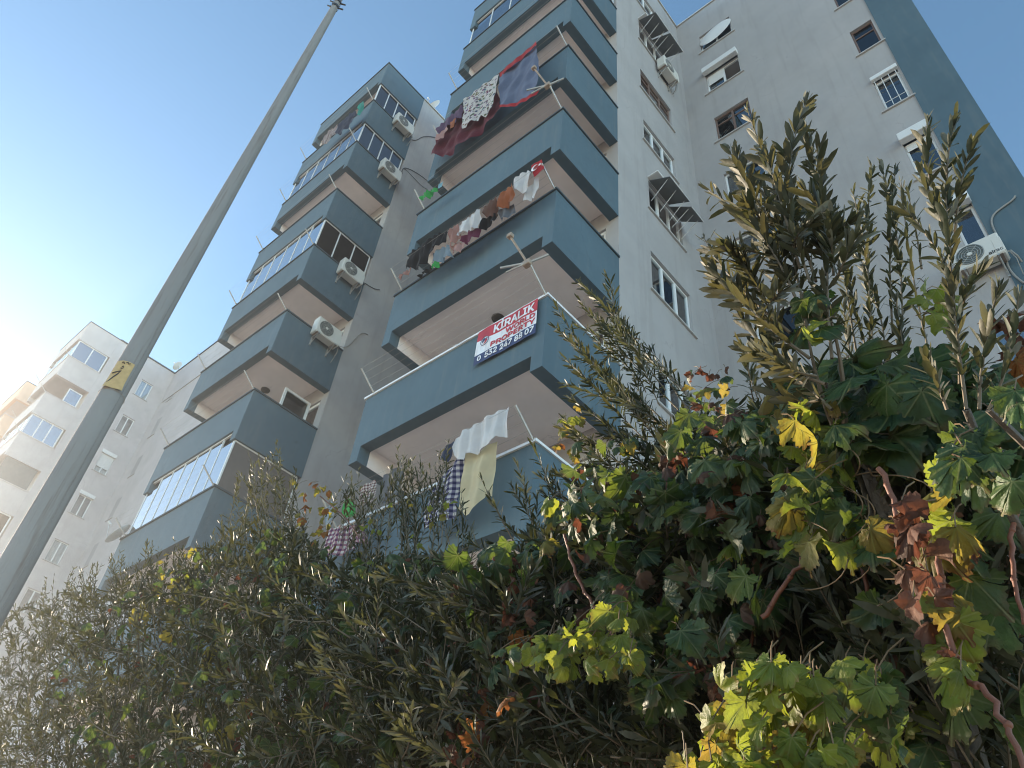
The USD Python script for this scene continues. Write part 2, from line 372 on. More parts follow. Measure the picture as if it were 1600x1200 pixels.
obj('shutter_box', face_box('x', XW, -.18, .46, -.10, .05, 18.85, 19.0, .01), 'shutter_white', w)
for i in range(4):
    obj('window_bar', tube([(XW-.03, -.10+i*.165, 17.53), (XW-.03, -.10+i*.165, 18.83)], .009, 6), 'white_frame', w)
for zz in (17.75, 18.62): obj('window_bar', tube([(XW-.035, -.15, zz), (XW-.035, .43, zz)], .009, 6), 'white_frame', w)
w = wing(10, panes=1, curtain=1, transom=.0); shutter_box(w, 'x', XW, -.15, .42, 15.98); slat_panel(w, 'x', XW, -.12, .39, 15.72, 15.97, .06)
w = wing(11, panes=1, curtain=1); shutter_box(w, 'x', XW, -.20, .20, 13.24); wing(12, panes=1); wing(13, panes=1, frame='brown_frame')
def sidew(i, **k):
    WW[100+i] = window(main, 'y', Y2, *side_win[i], **k); return WW[100+i]
sidew(0, panes=3); 
w = sidew(1, panes=3, open_panes=(0, 1)); 
sidew(2, panes=3, frame='brown_frame', open_panes=(0,), transom=.3)
sidew(3, panes=3, curtain=1); sidew(4, panes=3, open_panes=(1, 2), glassm='clear_glass'); sidew(5, panes=3, curtain=1, glassm='clear_glass'); sidew(6, panes=3, curtain=2); sidew(7, panes=3)
def awning(w, axis, face, u0, u1, zt, out, drop):
    """sloping metal shade with struts"""
    a, b = face_pt(axis, face, u0, -.01, zt), face_pt(axis, face, u1, -.01, zt)
    c, d = face_pt(axis, face, u1, -out, zt-drop), face_pt(axis, face, u0, -out, zt-drop)
    P = np.array([a, b, c, d]); Q = P + [0, 0, .018]
    v = np.vstack([P, Q])
    obj('awning', (v, BOXF), 'awning_grey', w)
    n = 3
    for i in range(n):
        u = u0 + .06 + (u1-u0-.12)*i/(n-1)
        obj('strut', tube([face_pt(axis, face, u, 0, zt-.75), face_pt(axis, face, u, -out*.8, zt-drop*.8-.012)], .007, 6), 'white_frame', w)
    obj('awning_rail', tube([face_pt(axis, face, u0, -out, zt-drop), face_pt(axis, face, u1, -out, zt-drop)], .010, 6), 'white_frame', w)
def hood(w, axis, face, u0, u1, z):
    obj('hood', face_box(axis, face, u0-.04, u1+.04, -.30, -.001, z, z+.05, .01), 'shutter_white', w)
awning(WW[101], 'y', Y2, 9.12, 9.86, 24.86, .62, .30); awning(WW[101], 'y', Y2, 9.88, 10.64, 24.80, .66, .42); hood(WW[101], 'y', Y2, 9.12, 9.7, 24.93)
awning(WW[104], 'y', Y2, 9.18, 10.05, 16.02, .58, .36); awning(WW[104], 'y', Y2, 10.07, 10.62, 15.95, .60, .50); hood(WW[104], 'y', Y2, 9.16, 9.9, 16.10)

# balconies of both towers
BAL = {}
for col, y0, ks in ((1, Y1, range(0, 8)), (2, Y2, range(0, 8))):
    for k in ks:
        BAL[col, k] = balcony(main, y0, k, 'blue_grey_stucco', cap='white_frame' if (col, k) in ((2, 0), (2, 1)) else 'dark_coping')
    BAL[col, 8] = balcony(main, y0, 8, 'blue_grey_stucco', top=ROOF, cap='dark_coping')
    # door in each open back wall
    for k in ks:
        d = window(main, 'x', XB, y0+.32, y0+1.22, T(k)-.94, T(k)+1.22, panes=1, sill=False, glassm='clear_glass', fw=.09, transom=0, rec=.05)
# ceiling lamp
for (c, k, x, y) in ((2, 2, 6.97, 7.6), (1, 3, 7.0, 16.9)):
    zc2 = T(k) - 1.10
    lm = trimesh.creation.revolve(np.array([[0, -.09], [.07, -.085], [.115, -.05], [.13, -.012], [.13, -.001], [0, -.001]]), sections=20)
    lm.apply_translation((x, y, zc2)); obj('ceiling_lamp', (lm.vertices, lm.faces[:, ::-1]), 'lamp_dark', BAL[c, k], smooth=40)

def enclosure(col, k, side_n, front_n, glassm, side_solid=None, front_glass=None):
    """glazed-in balcony opening between parapet k and the beam above"""
    y0 = Y1 if col == 1 else Y2
    b = BAL[col, k]
    z0, zs, zf = T(k)+.045, T(k+1)-1.50, T(k+1)-1.18
    f = []
    xs = np.linspace(XF+.06, XB-.08, side_n+1)
    fw = .04
    f += [bx(XF+.06, XB-.08, y0+.06, y0+.11, z0, z0+fw), bx(XF+.06, XB-.08, y0+.06, y0+.11, zs-fw, zs)]
    for x in xs: f.append(bx(x-.018, x+.018, y0+.058, y0+.112, z0+fw, zs-fw))
    obj('glazing_frame', join(f), 'white_frame', b)
    for i in range(side_n):
        if side_solid: obj('blind', bx(xs[i]+.02, xs[i+1]-.02, y0+.08, y0+.095, z0+fw, zs-fw), side_solid, b)
        else: obj('pane', bx(xs[i]+.018, xs[i+1]-.018, y0+.08+.004*(i % 2), y0+.087+.004*(i % 2), z0+fw, zs-fw), glassm, b)
    ys = np.linspace(y0+.12, y0+BL-.12, front_n+1)
    f = [bx(XF+.05, XF+.10, y0+.112, y0+BL-.1, z0, z0+fw), bx(XF+.05, XF+.10, y0+.24, y0+BL-.24, zf-fw, zf-.002)]
    for y in ys[1:-1]: f.append(bx(XF+.052, XF+.098, y-.012, y+.012, z0+fw, zf-fw))
    for y in (ys[0], ys[-1]): f.append(bx(XF+.052, XF+.098, y-.012, y+.02, z0+fw, zs-.003))
    obj('glazing_frame', join(f), 'white_frame', b)
    for i in range(front_n):
        hi = zf-fw if 0 < i < front_n-1 else zs-.004
        obj('pane', bx(XF+.066+.004*(i % 2), XF+.073+.004*(i % 2), ys[i]+.014, ys[i+1]-.014, z0+fw, hi), front_glass or glassm, b)
    # shade inside
    obj('shade', bx(XF+.35, XF+.37, y0+.3, y0+BL-.3, z0-.5, zs), 'blind_brown', b)
enclosure(1, 1, 1, 7, 'mirror_glass', side_solid='blind_brown', front_glass='mirror_glass')
enclosure(1, 4, 3, 6, 'smoke_glass', side_solid=None, front_glass='mirror_glass')
enclosure(1, 6, 4, 6, 'navy_glass', front_glass='clear_glass')
enclosure(2, 6, 4, 5, 'navy_glass', front_glass='clear_glass')
# top balcony of the left tower: side glazing only
b = BAL[1, 7]; xs = np.linspace(XF+.06, XB-.08, 5); z0, zs = T(7)+.045, T(8)-1.50
obj('glazing_frame', join([bx(XF+.06, XB-.08, Y1+.06, Y1+.11, z0, z0+.04), bx(XF+.06, XB-.08, Y1+.06, Y1+.11, zs-.04, zs)] + [bx(x-.018, x+.018, Y1+.058, Y1+.112, z0+.04, zs-.04) for x in xs]), 'white_frame', b)
for i in range(4): obj('pane', bx(xs[i]+.018, xs[i+1]-.018, Y1+.08+.004*(i % 2), Y1+.087+.004*(i % 2), z0+.04, zs-.04), 'navy_glass', b)
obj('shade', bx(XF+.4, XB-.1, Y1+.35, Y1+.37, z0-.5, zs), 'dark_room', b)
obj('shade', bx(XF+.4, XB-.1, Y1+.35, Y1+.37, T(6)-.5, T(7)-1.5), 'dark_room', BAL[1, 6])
# open white casement door on the third balcony of the left tower
dp = at(470, 632, 1, 15.4)
fr = []
for a in ((0, .85, 0, .07), (0, .85, 2.0, 2.07), (0, .07, .07, 2.0), (.78, .85, .07, 2.0)):
    fr.append(bx(XB-.10-a[1], XB-.10-a[0], Y1+.60, Y1+.65, T(2)-.93+a[2], T(2)-.93+a[3]))
dd = obj('balcony_door', join(fr), 'white_frame', main)
obj('pane', bx(XB-.88, XB-.17, Y1+.62, Y1+.628, T(2)-.86, T(2)+1.07), 'clear_glass', dd)

# ------------------------------------------------------------------ the next block, far left
YA, YB = 43.4, 52.95
ROOF2 = 31.85
far = thing('apartment_building', 'pale pinkish apartment block far left behind the street pole', 'building', (XW, 50, GZ))
aw = [(10.17, 10.95, z, z+1.25) for z in (28.95, 26.08, 23.2, 20.33, 17.45, 14.6)]
iw = [(41.55, 42.15, z, z+1.4) for z in (28.85, 26.0, 23.1, 20.2, 17.3)]
wall2 = man(bx(XW, 22, 32, 75, GZ-.3, ROOF2)) - man(bx(XW-1, 22.5, 31.9, 43.01, GZ-.5, ROOF+.08)) + man(bx(XB, XW+.5, YA, YA+BL, GZ-.3, ROOF2)) + man(bx(XB, XW+.5, YB, YB+BL, GZ-.3, ROOF2))
for w_ in aw: wall2 -= hole('y', YA, *w_)
lw = man(bx(XW-.004, XW+.3, 30.5, YA, GZ-.3, ROOF2))
for w_ in iw: lw -= hole('x', XW, *w_)
obj('wall', wall2, 'pale_pink_stucco', far); obj('wall', lw, 'pale_pink_stucco', far)
obj('roof_coping', man(bx(XW-.06, 22.05, 30.5, 75, ROOF2, ROOF2+.08)) + man(bx(XB+.02, XW+.5, YA-.06, YA+BL+.06, ROOF2, ROOF2+.08)) + man(bx(XB+.02, XW+.5, YB-.06, YB+BL+.06, ROOF2, ROOF2+.08)), 'dark_coping', far)
for i, w_ in enumerate(aw):
    w = window(far, 'y', YA, *w_, panes=2, curtain=1 if i % 2 == 0 else 0, glassm='clear_glass')
    if i in (2, 3): obj('shutter_box', face_box('y', YA, w_[0]-.05, w_[1]+.05, -.08, .06, w_[3]-.02, w_[3]+.2, .01), 'shutter_white', w)
    if i == 2: slat_panel(w, 'y', YA, w_[0]+.05, w_[1]-.05, w_[2]+.35, w_[3]-.05, .06)
for w_ in iw: window(far, 'x', XW, *w_, panes=2)
def balcony2(y0, k, paint, top=None):
    zt = T(k) - .12
    return balcony(far, y0, k, paint, cap='pale_pink_stucco' if top is None else 'dark_coping', soffit='pale_pink_stucco', zt=zt, top=top)
FB = {}
for y0, paint in ((YA, 'pale_pink_stucco'), (YB, 'peach_stucco')):
    for k in range(0, 9): FB[y0, k] = balcony2(y0, k, paint)
    FB[y0, 9] = balcony2(y0, 9, paint, top=ROOF2)
def far_glaze(k, n, x0=6.0, mt='mirror_glass'):
    b = FB[YA, k]; z0, zs = T(k)-.075, T(k+1)-1.62; xs = np.linspace(x0, XB-.12, n+1)
    obj('glazing_frame', join([bx(x0, XB-.12, YA+.06, YA+.12, z0, z0+.06), bx(x0, XB-.12, YA+.06, YA+.12, zs-.06, zs)] + [bx(x-.035, x+.035, YA+.058, YA+.122, z0+.06, zs-.06) for x in xs]), 'white_frame', b)
    for i in range(n): obj('pane', bx(xs[i]+.035, xs[i+1]-.035, YA+.085, YA+.093, z0+.06, zs-.06), mt, b)
    ys = np.linspace(YA+.13, YA+BL-.1, 5)
    obj('glazing_frame', join([bx(XF+.05, XF+.11, ys[0], ys[-1], z0, z0+.06)] + [bx(XF+.05, XF+.11, y-.03, y+.03, z0+.06, zs-.02) for y in ys]), 'white_frame', b)
    for i in range(4): obj('pane', bx(XF+.08, XF+.09, ys[i]+.03, ys[i+1]-.03, z0+.06, zs-.02), mt, b)
    obj('shade', bx(x0, XB-.15, YA+.4, YA+.42, z0-.4, zs), 'curtain', b)
far_glaze(8, 2); far_glaze(6, 3); far_glaze(4, 2, mt='smoke_glass')
b = FB[YA, 7]
f_ = [bx(6.9, 7.7, YA+.06, YA+.11, T(7)-.07, T(7)+.0), bx(6.9, 6.96, YA+.06, YA+.11, T(7), T(7)+.85), bx(7.64, 7.7, YA+.06, YA+.11, T(7), T(7)+.85), bx(6.9, 7.7, YA+.06, YA+.11, T(7)+.85, T(7)+.91)]
obj('glazing_frame', join(f_), 'white_frame', b); obj('pane', bx(6.96, 7.64, YA+.08, YA+.09, T(7), T(7)+.85), 'mirror_glass', b)
for k in (3, 5): obj('blind', bx(6.05, XB-.15, YA+.08, YA+.10, T(k)-.07, T(k+1)-1.64), 'awning_grey', FB[YA, k])

# ------------------------------------------------------------------ street pole
PA, PR = math.radians(78.15), 6.0
px0, py0 = PR*math.cos(PA), PR*math.sin(PA)
def pole_d(h): return .0414*PR*(1 - .312*h/PR)
pole = thing('street_pole', 'tall tapered grey steel street pole with yellow sticker', 'pole', (px0, py0, GZ))
prof = [(-1.6, .02)]
hs_ = np.linspace(GZ, 12.3, 30)
def ring(h, n=12, extra=0.0):
    a = np.arange(n)/n*2*PI + .2; r = pole_d(h)/2 + extra
    return np.stack([px0 + r*np.cos(a), py0 + r*np.sin(a), np.full(n, h)], 1)
V = np.vstack([ring(h) for h in hs_]); n = 12
Fc = [[i*n+j, i*n+(j+1) % n, (i+1)*n+(j+1) % n] for i in range(len(hs_)-1) for j in range(n)] + [[i*n+j, (i+1)*n+(j+1) % n, (i+1)*n+j] for i in range(len(hs_)-1) for j in range(n)]
Fc += [[(len(hs_)-1)*n, (len(hs_)-1)*n+j, (len(hs_)-1)*n+j+1] for j in range(1, n-1)]
obj('shaft', (V, np.array(Fc)), 'pole_paint', pole, smooth=40)
obj('base_plate', cbx(px0-.22, px0+.22, py0-.22, py0+.22, GZ+.13, GZ+.16, .006), 'pole_paint', pole)
for h in (11.58, 11.42):
    a, b = ring(h, 12, .012), ring(h+.05, 12, .012)
    v = np.vstack([a, b]); f = [[j, (j+1) % 12, 12+(j+1) % 12] for j in range(12)] + [[j, 12+(j+1) % 12, 12+j] for j in range(12)]
    cb = obj('cable_clamp', (v, np.array(f)), 'cable_black', pole)
    d = np.array([.75, -.66, 0])
    obj('clamp_lug', tube([np.array([px0, py0, h+.02]) + d*.045, np.array([px0, py0, h]) + d*.13], .014, 6), 'cable_black', cb)
    obj('clamp_lug', tube([np.array([px0, py0, h+.02]) - d*.045, np.array([px0, py0, h+.05]) - d*.11], .012, 6), 'cable_black', cb)
# sticker wrapped round the shaft, facing the camera and the street
def wrap(a0, a1, z0, z1, off, na=10, nz=4, curl=0.0):
    vs = []
    for i in range(na+1):
        for j in range(nz+1):
            a = a0 + (a1-a0)*i/na; h = z0 + (z1-z0)*j/nz
            o = off + curl*max(0, 1-j/1.2)*(.5+.5*math.sin(i*.8))
            r = pole_d(h)/2*math.cos(PI/12)/max(.9, 1) + .006 + o
            vs.append((px0 + r*math.cos(a), py0 + r*math.sin(a), h))
    m_ = nz+1
    fs = [[i*m_+j, (i+1)*m_+j, (i+1)*m_+j+1] for i in range(na) for j in range(nz)] + [[i*m_+j, (i+1)*m_+j+1, i*m_+j+1] for i in range(na) for j in range(nz)]
    return (np.array(vs), np.array(fs))
AC_ = PA + PI                                       # side turned to the camera
st = obj('sticker', wrap(AC_-1.2, AC_+.35, 3.80, 4.10, .001, curl=.02), 'sticker_yellow', pole, smooth=True, label='peeling yellow paper sticker marked 7')
def stroke(pts, r=.006):
    P = []
    for u, z in pts:
        rr = pole_d(z)/2 + .008; P.append((px0 + rr*math.cos(AC_+u), py0 + rr*math.sin(AC_+u), z))
    return tube(P, r, 5)
obj('numeral', join([stroke([(-.95, 3.955), (-.70, 3.965), (-.35, 3.985), (-.45, 3.95), (-.70, 3.90), (-.95, 3.85)], .0055)]), 'ink', st)
obj('lettering', join([stroke([(-.62, 4.075), (-.50, 4.085), (-.40, 4.065)], .004), stroke([(-.30, 4.08), (-.2, 4.09), (-.1, 4.075), (0, 4.085)], .004), stroke([(-.45, 4.03), (-.36, 4.04), (-.32, 4.02), (-.42, 4.0), (-.48, 4.02)], .0035)]), 'ink', st)

# weld seam and tie wire on the shaft
obj('weld_seam', tube([(px0+(pole_d(h)/2)*math.cos(AC_+.62), py0+(pole_d(h)/2)*math.sin(AC_+.62), h) for h in np.linspace(GZ+.1, 11.9, 40)], .0035, 5), 'pole_paint', pole, smooth=True)
def hoop(z, r, tilt=0.0):
    return tube([(px0+(pole_d(z)/2+.004)*math.cos(a), py0+(pole_d(z)/2+.004)*math.sin(a), z+tilt*math.cos(a-AC_)) for a in np.linspace(0, 2*PI, 33)], r, 5, cap=False)
for z, r in ((3.785, .0016),): obj('tie_wire', hoop(z, r, rng.uniform(-.012, .012)), 'rusty_steel', pole, smooth=True)


# ------------------------------------------------------------------ air conditioners
ac0 = None
def make_ac(loc, rotz, label, name='air_conditioner', prob=False):
    t = thing(name, label, 'air conditioner', loc, rotz, 'air conditioner outdoor units on the facade')
    L = dict(local=True)
    obj('casing', cbx(-.41, .41, -.34, -.06, .0, .56, .025), 'ac_casing', t, **L)
    k = []
    for r in (.225, .18, .135, .09, .045):
        a = np.linspace(0, 2*PI, 25)[:-1]
        ring_ = tube([(-.11 + r*math.cos(x), -.352, .28 + r*math.sin(x)) for x in np.linspace(0, 2*PI, 25)], .0055, 5, cap=False); k.append(ring_)
    for j in range(8):
        a = j*PI/4; k.append(tube([(-.11+.03*math.cos(a), -.352, .28+.03*math.sin(a)), (-.11+.225*math.cos(a), -.352, .28+.225*math.sin(a))], .005, 4))
    disc = trimesh.creation.cylinder(.232, .012, sections=32); disc.apply_transform(trimesh.transformations.rotation_matrix(PI/2, [1, 0, 0])); disc.apply_translation((-.11, -.342, .28))
    g_ = obj('fan_opening', (disc.vertices, disc.faces), 'ac_grille', t, **L)
    obj('fan_guard', join(k), 'galvanised', t, **L)
    hub = trimesh.creation.cylinder(.04, .02, sections=16); hub.apply_transform(trimesh.transformations.rotation_matrix(PI/2, [1, 0, 0])); hub.apply_translation((-.11, -.352, .28))
    obj('fan_hub', (hub.vertices, hub.faces), 'ac_casing', t, **L)
    obj('service_cover', cbx(.27, .417, -.345, -.08, .03, .40, .008), 'ac_casing', t, **L)
    for s in (-.28, .28):
        obj('bracket', join([bx(s-.02, s+.02, -.36, 0, -.035, -.002), bx(s-.02, s+.02, -.035, 0, -.30, -.035), tube([(s, -.30, -.03), (s, -.02, -.27)], .012, 5)]), 'galvanised', t, **L)
    obj('pipe', join([tube([(.40, -.20, .12), (.47, -.20, .10), (.52, -.14, -.02), (.54, -.03, -.10)], .017, 6), tube([(.40, -.24, .07), (.45, -.24, .05), (.49, -.20, -.12), (.47, -.06, -.42)], .009, 5)]), 'cable_grey', t, **L)
    for s in (-.3, .3): obj('foot', bx(s-.05, s+.05, -.33, -.07, -.002, .0), 'rusty_steel', t, **L)
    return t
def ac(px, py, axis, plane, rotz, label, **k):
    global ac0
    p = at(px, py, axis, plane); p[2] -= .27
    p[axis] = plane + .19
    if ac0 is None: ac0 = make_ac(p, rotz, label); return ac0
    return dup(ac0, p, rotz, label)
ac(630, 196, 1, Y1-.19, 0, 'white air conditioner unit on the topmost balcony of the left tower')
ac(609, 268, 1, Y1-.19, 0, 'white air conditioner unit below navy glazing, second highest on left tower')
ac(548, 427, 1, Y1-.19, 0, 'white air conditioner unit under three dark smoked panes of the left tower')
ac(510, 521, 1, Y1-.19, 0, 'white air conditioner unit lowest on left tower, beside an open balcony')
ac(1043, 112, 1, Y2-.19, 0, 'weathered air conditioner unit under grey awnings on the inner side wall')
t = make_ac((0, 0, 0), 0, 'x') if False else None
pr = at(1530, 402, 0, XW-.19); pr[2] -= .27
rt = make_ac((XW-.001, pr[1], pr[2]), -90, 'white air conditioner unit with dark brand lettering beside the blue grey stripe')
tx = meshkit.text_mesh('airac', .075, .003, bold=True)
tx.apply_transform(trimesh.transformations.rotation_matrix(PI/2, [1, 0, 0])); tx.apply_translation((.15, -.343, .07))
obj('lettering', (tx.vertices, tx.faces), 'ink', rt, local=True)

# cables
def cable(pts, label, r=.012, m_='cable_black', axis=1, plane=Y1-.02):
    P = np.array([at(x, y, axis, plane) for x, y in pts])
    k = np.linspace(0, len(P)-1, 5*len(P)); from_ = np.arange(len(P))
    from scipy.interpolate import CubicSpline
    P = CubicSpline(from_, P)(k)
    tagp(obj('cable', tube(P, r, 6), m_, smooth=True), label, 'cable')
z3 = lambda x, y: (300+x/3, 80+y/3)
cable([z3(1030, 415), z3(1062, 412), z3(1090, 400), z3(1140, 405), z3(1165, 425)], 'black cable curving from the topmost air conditioner of left tower')
cable([z3(970, 600), z3(985, 560), z3(1005, 548), z3(1060, 575), z3(1130, 632)], 'black cable looping over the tower wall towards a clothesline')
cable([z3(985, 575), z3(1003, 556), z3(1050, 605), z3(1105, 648)], 'thin black cable sagging below its neighbour on the tower wall', .009)
cable([z3(795, 1085), z3(815, 1090), z3(845, 1108), z3(880, 1118)], 'short black cable stub by the air conditioner under smoked panes')
cable([(528, 540), (547, 538), (560, 524), (575, 523)], 'grey cable bending from the lowest air conditioner on left tower', .011, 'cable_grey')
z7 = lambda x, y: (980+x/2.4, y/2.4)
cable([z7(1455, 735), z7(1410, 775), z7(1367, 820), z7(1385, 880), z7(1415, 945), z7(1430, 1000), z7(1488, 1062)], 'grey conduit bending down the blue grey stripe beside air conditioner', .02, 'cable_grey', 0, XW-.06)

# ------------------------------------------------------------------ clotheslines
cl0 = None
WIRES = (0.30, .55, .80, 1.0)
def clothesline(col, k, label, nw=4):
    global cl0
    y0 = Y1 if col == 1 else Y2
    loc = (XF-.02, y0, T(k))
    if cl0 is not None: return dup(cl0, loc, 0, label)
    t = thing('clothesline', label, 'clothesline', loc, 0, 'clotheslines on balcony parapets')
    for y in (.03, 4.12):
        a = obj('arm', tube([(.08, y, .02), (0, y, .03), (-.40, y, .36)], .019, 6), 'galvanised', t, local=True)
        obj('bracket', cbx(-.02, .09, y-.03, y+.03, .045, .075, .004), 'rusty_steel', a, local=True)
    for f in WIRES:
        obj('wire', tube([(-.40*f, .03 + 4.09*s, .36*f - .035*math.sin(PI*s)) for s in np.linspace(0, 1, 9)], .0022, 4), 'wire_grey', t, local=True)
    cl0 = t; return t
clothesline(2, 2, 'steel clothesline loaded with small clothes under a red flag')
clothesline(2, 0, 'steel clothesline carrying white lace cloth and a yellow towel')
clothesline(2, 1, 'empty steel clothesline above the red and white banner')
clothesline(2, 3, 'steel clothesline with one bright green cloth at its end')
clothesline(2, 4, 'steel clothesline carrying a blue sheet and maroon blanket')
clothesline(2, 5, 'empty steel clothesline on the open balcony just above the blue sheet')
clothesline(1, 1, 'empty steel clothesline along the white sliding panes of the left tower')
clothesline(1, 2, 'empty steel clothesline at the balcony with an open white door')
clothesline(1, 3, 'empty steel clothesline beside the lowest air conditioner of left tower')
clothesline(1, 4, 'empty steel clothesline at the balcony of three smoked panes')
clothesline(1, 5, 'empty steel clothesline at the open balcony halfway up the left tower')
clothesline(1, 6, 'empty steel clothesline below the highest laundry of left tower')
clothesline(1, 7, 'steel clothesline with dark clothes on the topmost left tower balcony')
for k, y in ((8, YA), (6, YA), (4, YA), (7, YA)):
    dup(cl0, (XF-.02, y, T(k)-.12), 0, 'thin steel clothesline on the far pinkish block, floor %s' % {8: 'under its roof', 6: 'with three window lights', 4: 'with a dark smoked window', 7: 'with one small white window'}[k])

# ------------------------------------------------------------------ laundry
def cloth(pts, x, m_, amp=.03, cell=.07, freq=9., seed=0, drop=None):
    """cloth hanging in the plane x: outline measured in the photograph, folds running down"""
    P = np.array([at(u, v, 0, x) for u, v in pts])[:, 1:]
    poly = Polygon(P).buffer(0)
    if poly.geom_type != 'Polygon': poly = max(poly.geoms, key=lambda g: g.area)
    ys = np.arange(poly.bounds[0]-cell, poly.bounds[2]+cell, cell); zs = np.arange(poly.bounds[1]-cell, poly.bounds[3]+cell, cell)
    vs, fs, idx = [], [], {}
    def vid(p):
        key = (round(p[0], 4), round(p[1], 4))
        if key not in idx: idx[key] = len(vs); vs.append(key)
        return idx[key]
    for a in ys:
        for b in zs:
            g = poly.intersection(sbox(a, b, a+cell, b+cell))
            for q in (g.geoms if hasattr(g, 'geoms') else [g]):
                if q.geom_type != 'Polygon' or q.area < 1e-6: continue
                c = [vid(p) for p in list(q.exterior.coords)[:-1]]
                for i in range(1, len(c)-1): fs.append([c[0], c[i], c[i+1]])
    vs = np.array(vs); zt = poly.bounds[3]; hgt = max(.1, poly.bounds[3]-poly.bounds[1])
    s = seed*1.7
    d = (zt - vs[:, 1]) / hgt
    sl = np.polyfit(vs[:, 0], vs[:, 1], 1)[0]
    ph = vs[:, 0]*freq + s + .35*np.sin(vs[:, 1]*3 + s)
    xx = x + amp*(.25+d)*np.sin(ph) + amp*.7*np.sin(ph*2.3+1.3*s+vs[:, 1]*2.1) + .35*amp*np.sin(vs[:, 1]*11+vs[:, 0]*7+s)
    return (np.column_stack([xx, vs]), np.array(fs))
def laundry(name, cat, label, pts, x, m_, **k):
    p = obj(name, cloth(pts, x, m_, **k), m_, smooth=True); tagp(p, label, cat, k and None); return p
q8 = lambda L: [(600+a/5.4536, 240+b/5.4536) for a, b in L]
q6 = lambda L: [(680+a/6, 620+b/6) for a, b in L]
q5 = lambda L: [(480+a/6, 680+b/6) for a, b in L]
q9 = lambda L: [(480+a/6.668, 120+b/6.668) for a, b in L]
XO = 5.53
# big sheets, middle tower
bs = thing('bed_sheet', 'large plain blue sheet with a red border', 'bed sheet', at(810, 120, 0, XO))
obj('sheet', cloth([(780, 118), (838, 69), (842, 95), (842, 134), (836, 145), (822, 155), (800, 163), (781, 166)], XO, 0, amp=.035, freq=5), 'cloth_sheet_blue', bs, smooth=True)
obj('border', cloth([(780, 114), (838, 65), (839, 71), (780.5, 120)], XO-.05, 0, amp=.012, cell=.05), 'cloth_red', bs, smooth=True)
obj('border', cloth([(781, 164.5), (800, 161.5), (822, 153), (836, 143), (842.5, 132), (843.5, 136), (837, 147), (823, 158), (801, 166), (781, 168)], XO-.045, 0, amp=.015, cell=.05), 'cloth_red', bs, smooth=True)
laundry('bed_sheet', 'bed sheet', 'white sheet with a scattered floral print and scalloped lower edge', [(724, 156), (779, 115), (777, 138), (771, 168), (767, 176), (762, 175), (757, 181), (751, 180), (746, 188), (738, 189), (733, 196), (722, 201)], XO, 'cloth_floral', amp=.03, freq=8, seed=2)
laundry('blanket', 'blanket', 'large maroon blanket hanging behind the floral sheet', [(675, 243), (682, 218), (700, 194), (722, 174), (776, 133), (784, 172), (768, 188), (740, 212), (715, 232), (700, 241)], XO+.12, 'cloth_maroon', amp=.05, freq=6, seed=3)
laundry('shirt', 'shirt', 'dark purple crumpled top left of the floral sheet', [(681, 203), (700, 183), (717, 170), (723, 165), (722, 184), (706, 192), (698, 200), (686, 210)], XO+.02, 'cloth_purple', amp=.04, freq=16, seed=4)
laundry('cloth', 'cloth', 'small orange cloth pegged in front of the maroon blanket', [(703, 191), (712, 184), (709, 198), (704, 203)], XO-.04, 'cloth_orange', amp=.02, freq=20, seed=5)
laundry('shirt', 'shirt', 'pale crumpled sleeve at left end of the maroon blanket', [(684, 212), (698, 198), (701, 203), (690, 214), (680, 222)], XO-.03, 'cloth_pink', amp=.03, freq=18, seed=6)
# the crowded clothesline
fl = thing('flag', 'small red flag with white crescent and star', 'flag', at(841, 262, 0, XO))
obj('field', cloth([(829.5, 259), (846.5, 249), (850, 262), (835, 277)], XO-.01, 0, amp=.008, freq=12), 'cloth_red', fl, smooth=True)
def flat_shape(poly, depth=.004):
    """polygon drawn with u to the picture's right and v up, on a plane facing the street"""
    mf = m3.CrossSection([np.array(poly.exterior.coords)[:-1]] + [np.array(i.coords)[:-1] for i in poly.interiors], m3.FillRule.EvenOdd).extrude(depth)
    v, f, _ = meshkit.arrays(mf)
    return v, f
def on_front(v, f, u, z, x, s=1.0, shear=0.0):
    w_ = np.column_stack([np.full(len(v), x) - v[:, 2], u - v[:, 0]*s, z + v[:, 1]*s + v[:, 0]*shear*s])
    return (w_, f)
fc = at(839.5, 263, 0, XO)
cres = Point(0, 0).buffer(.085).difference(Point(.028, 0).buffer(.068))
star = Polygon([(.115 + (.042 if i % 2 == 0 else .017)*math.cos(PI + i*PI/5), (.042 if i % 2 == 0 else .017)*math.sin(PI + i*PI/5)) for i in range(10)])
obj('emblem', on_front(*flat_shape(cres), fc[1]+.03, fc[2], XO-.035), 'print_white', fl)
obj('emblem', on_front(*flat_shape(star), fc[1]+.03, fc[2], XO-.035), 'print_white', fl)
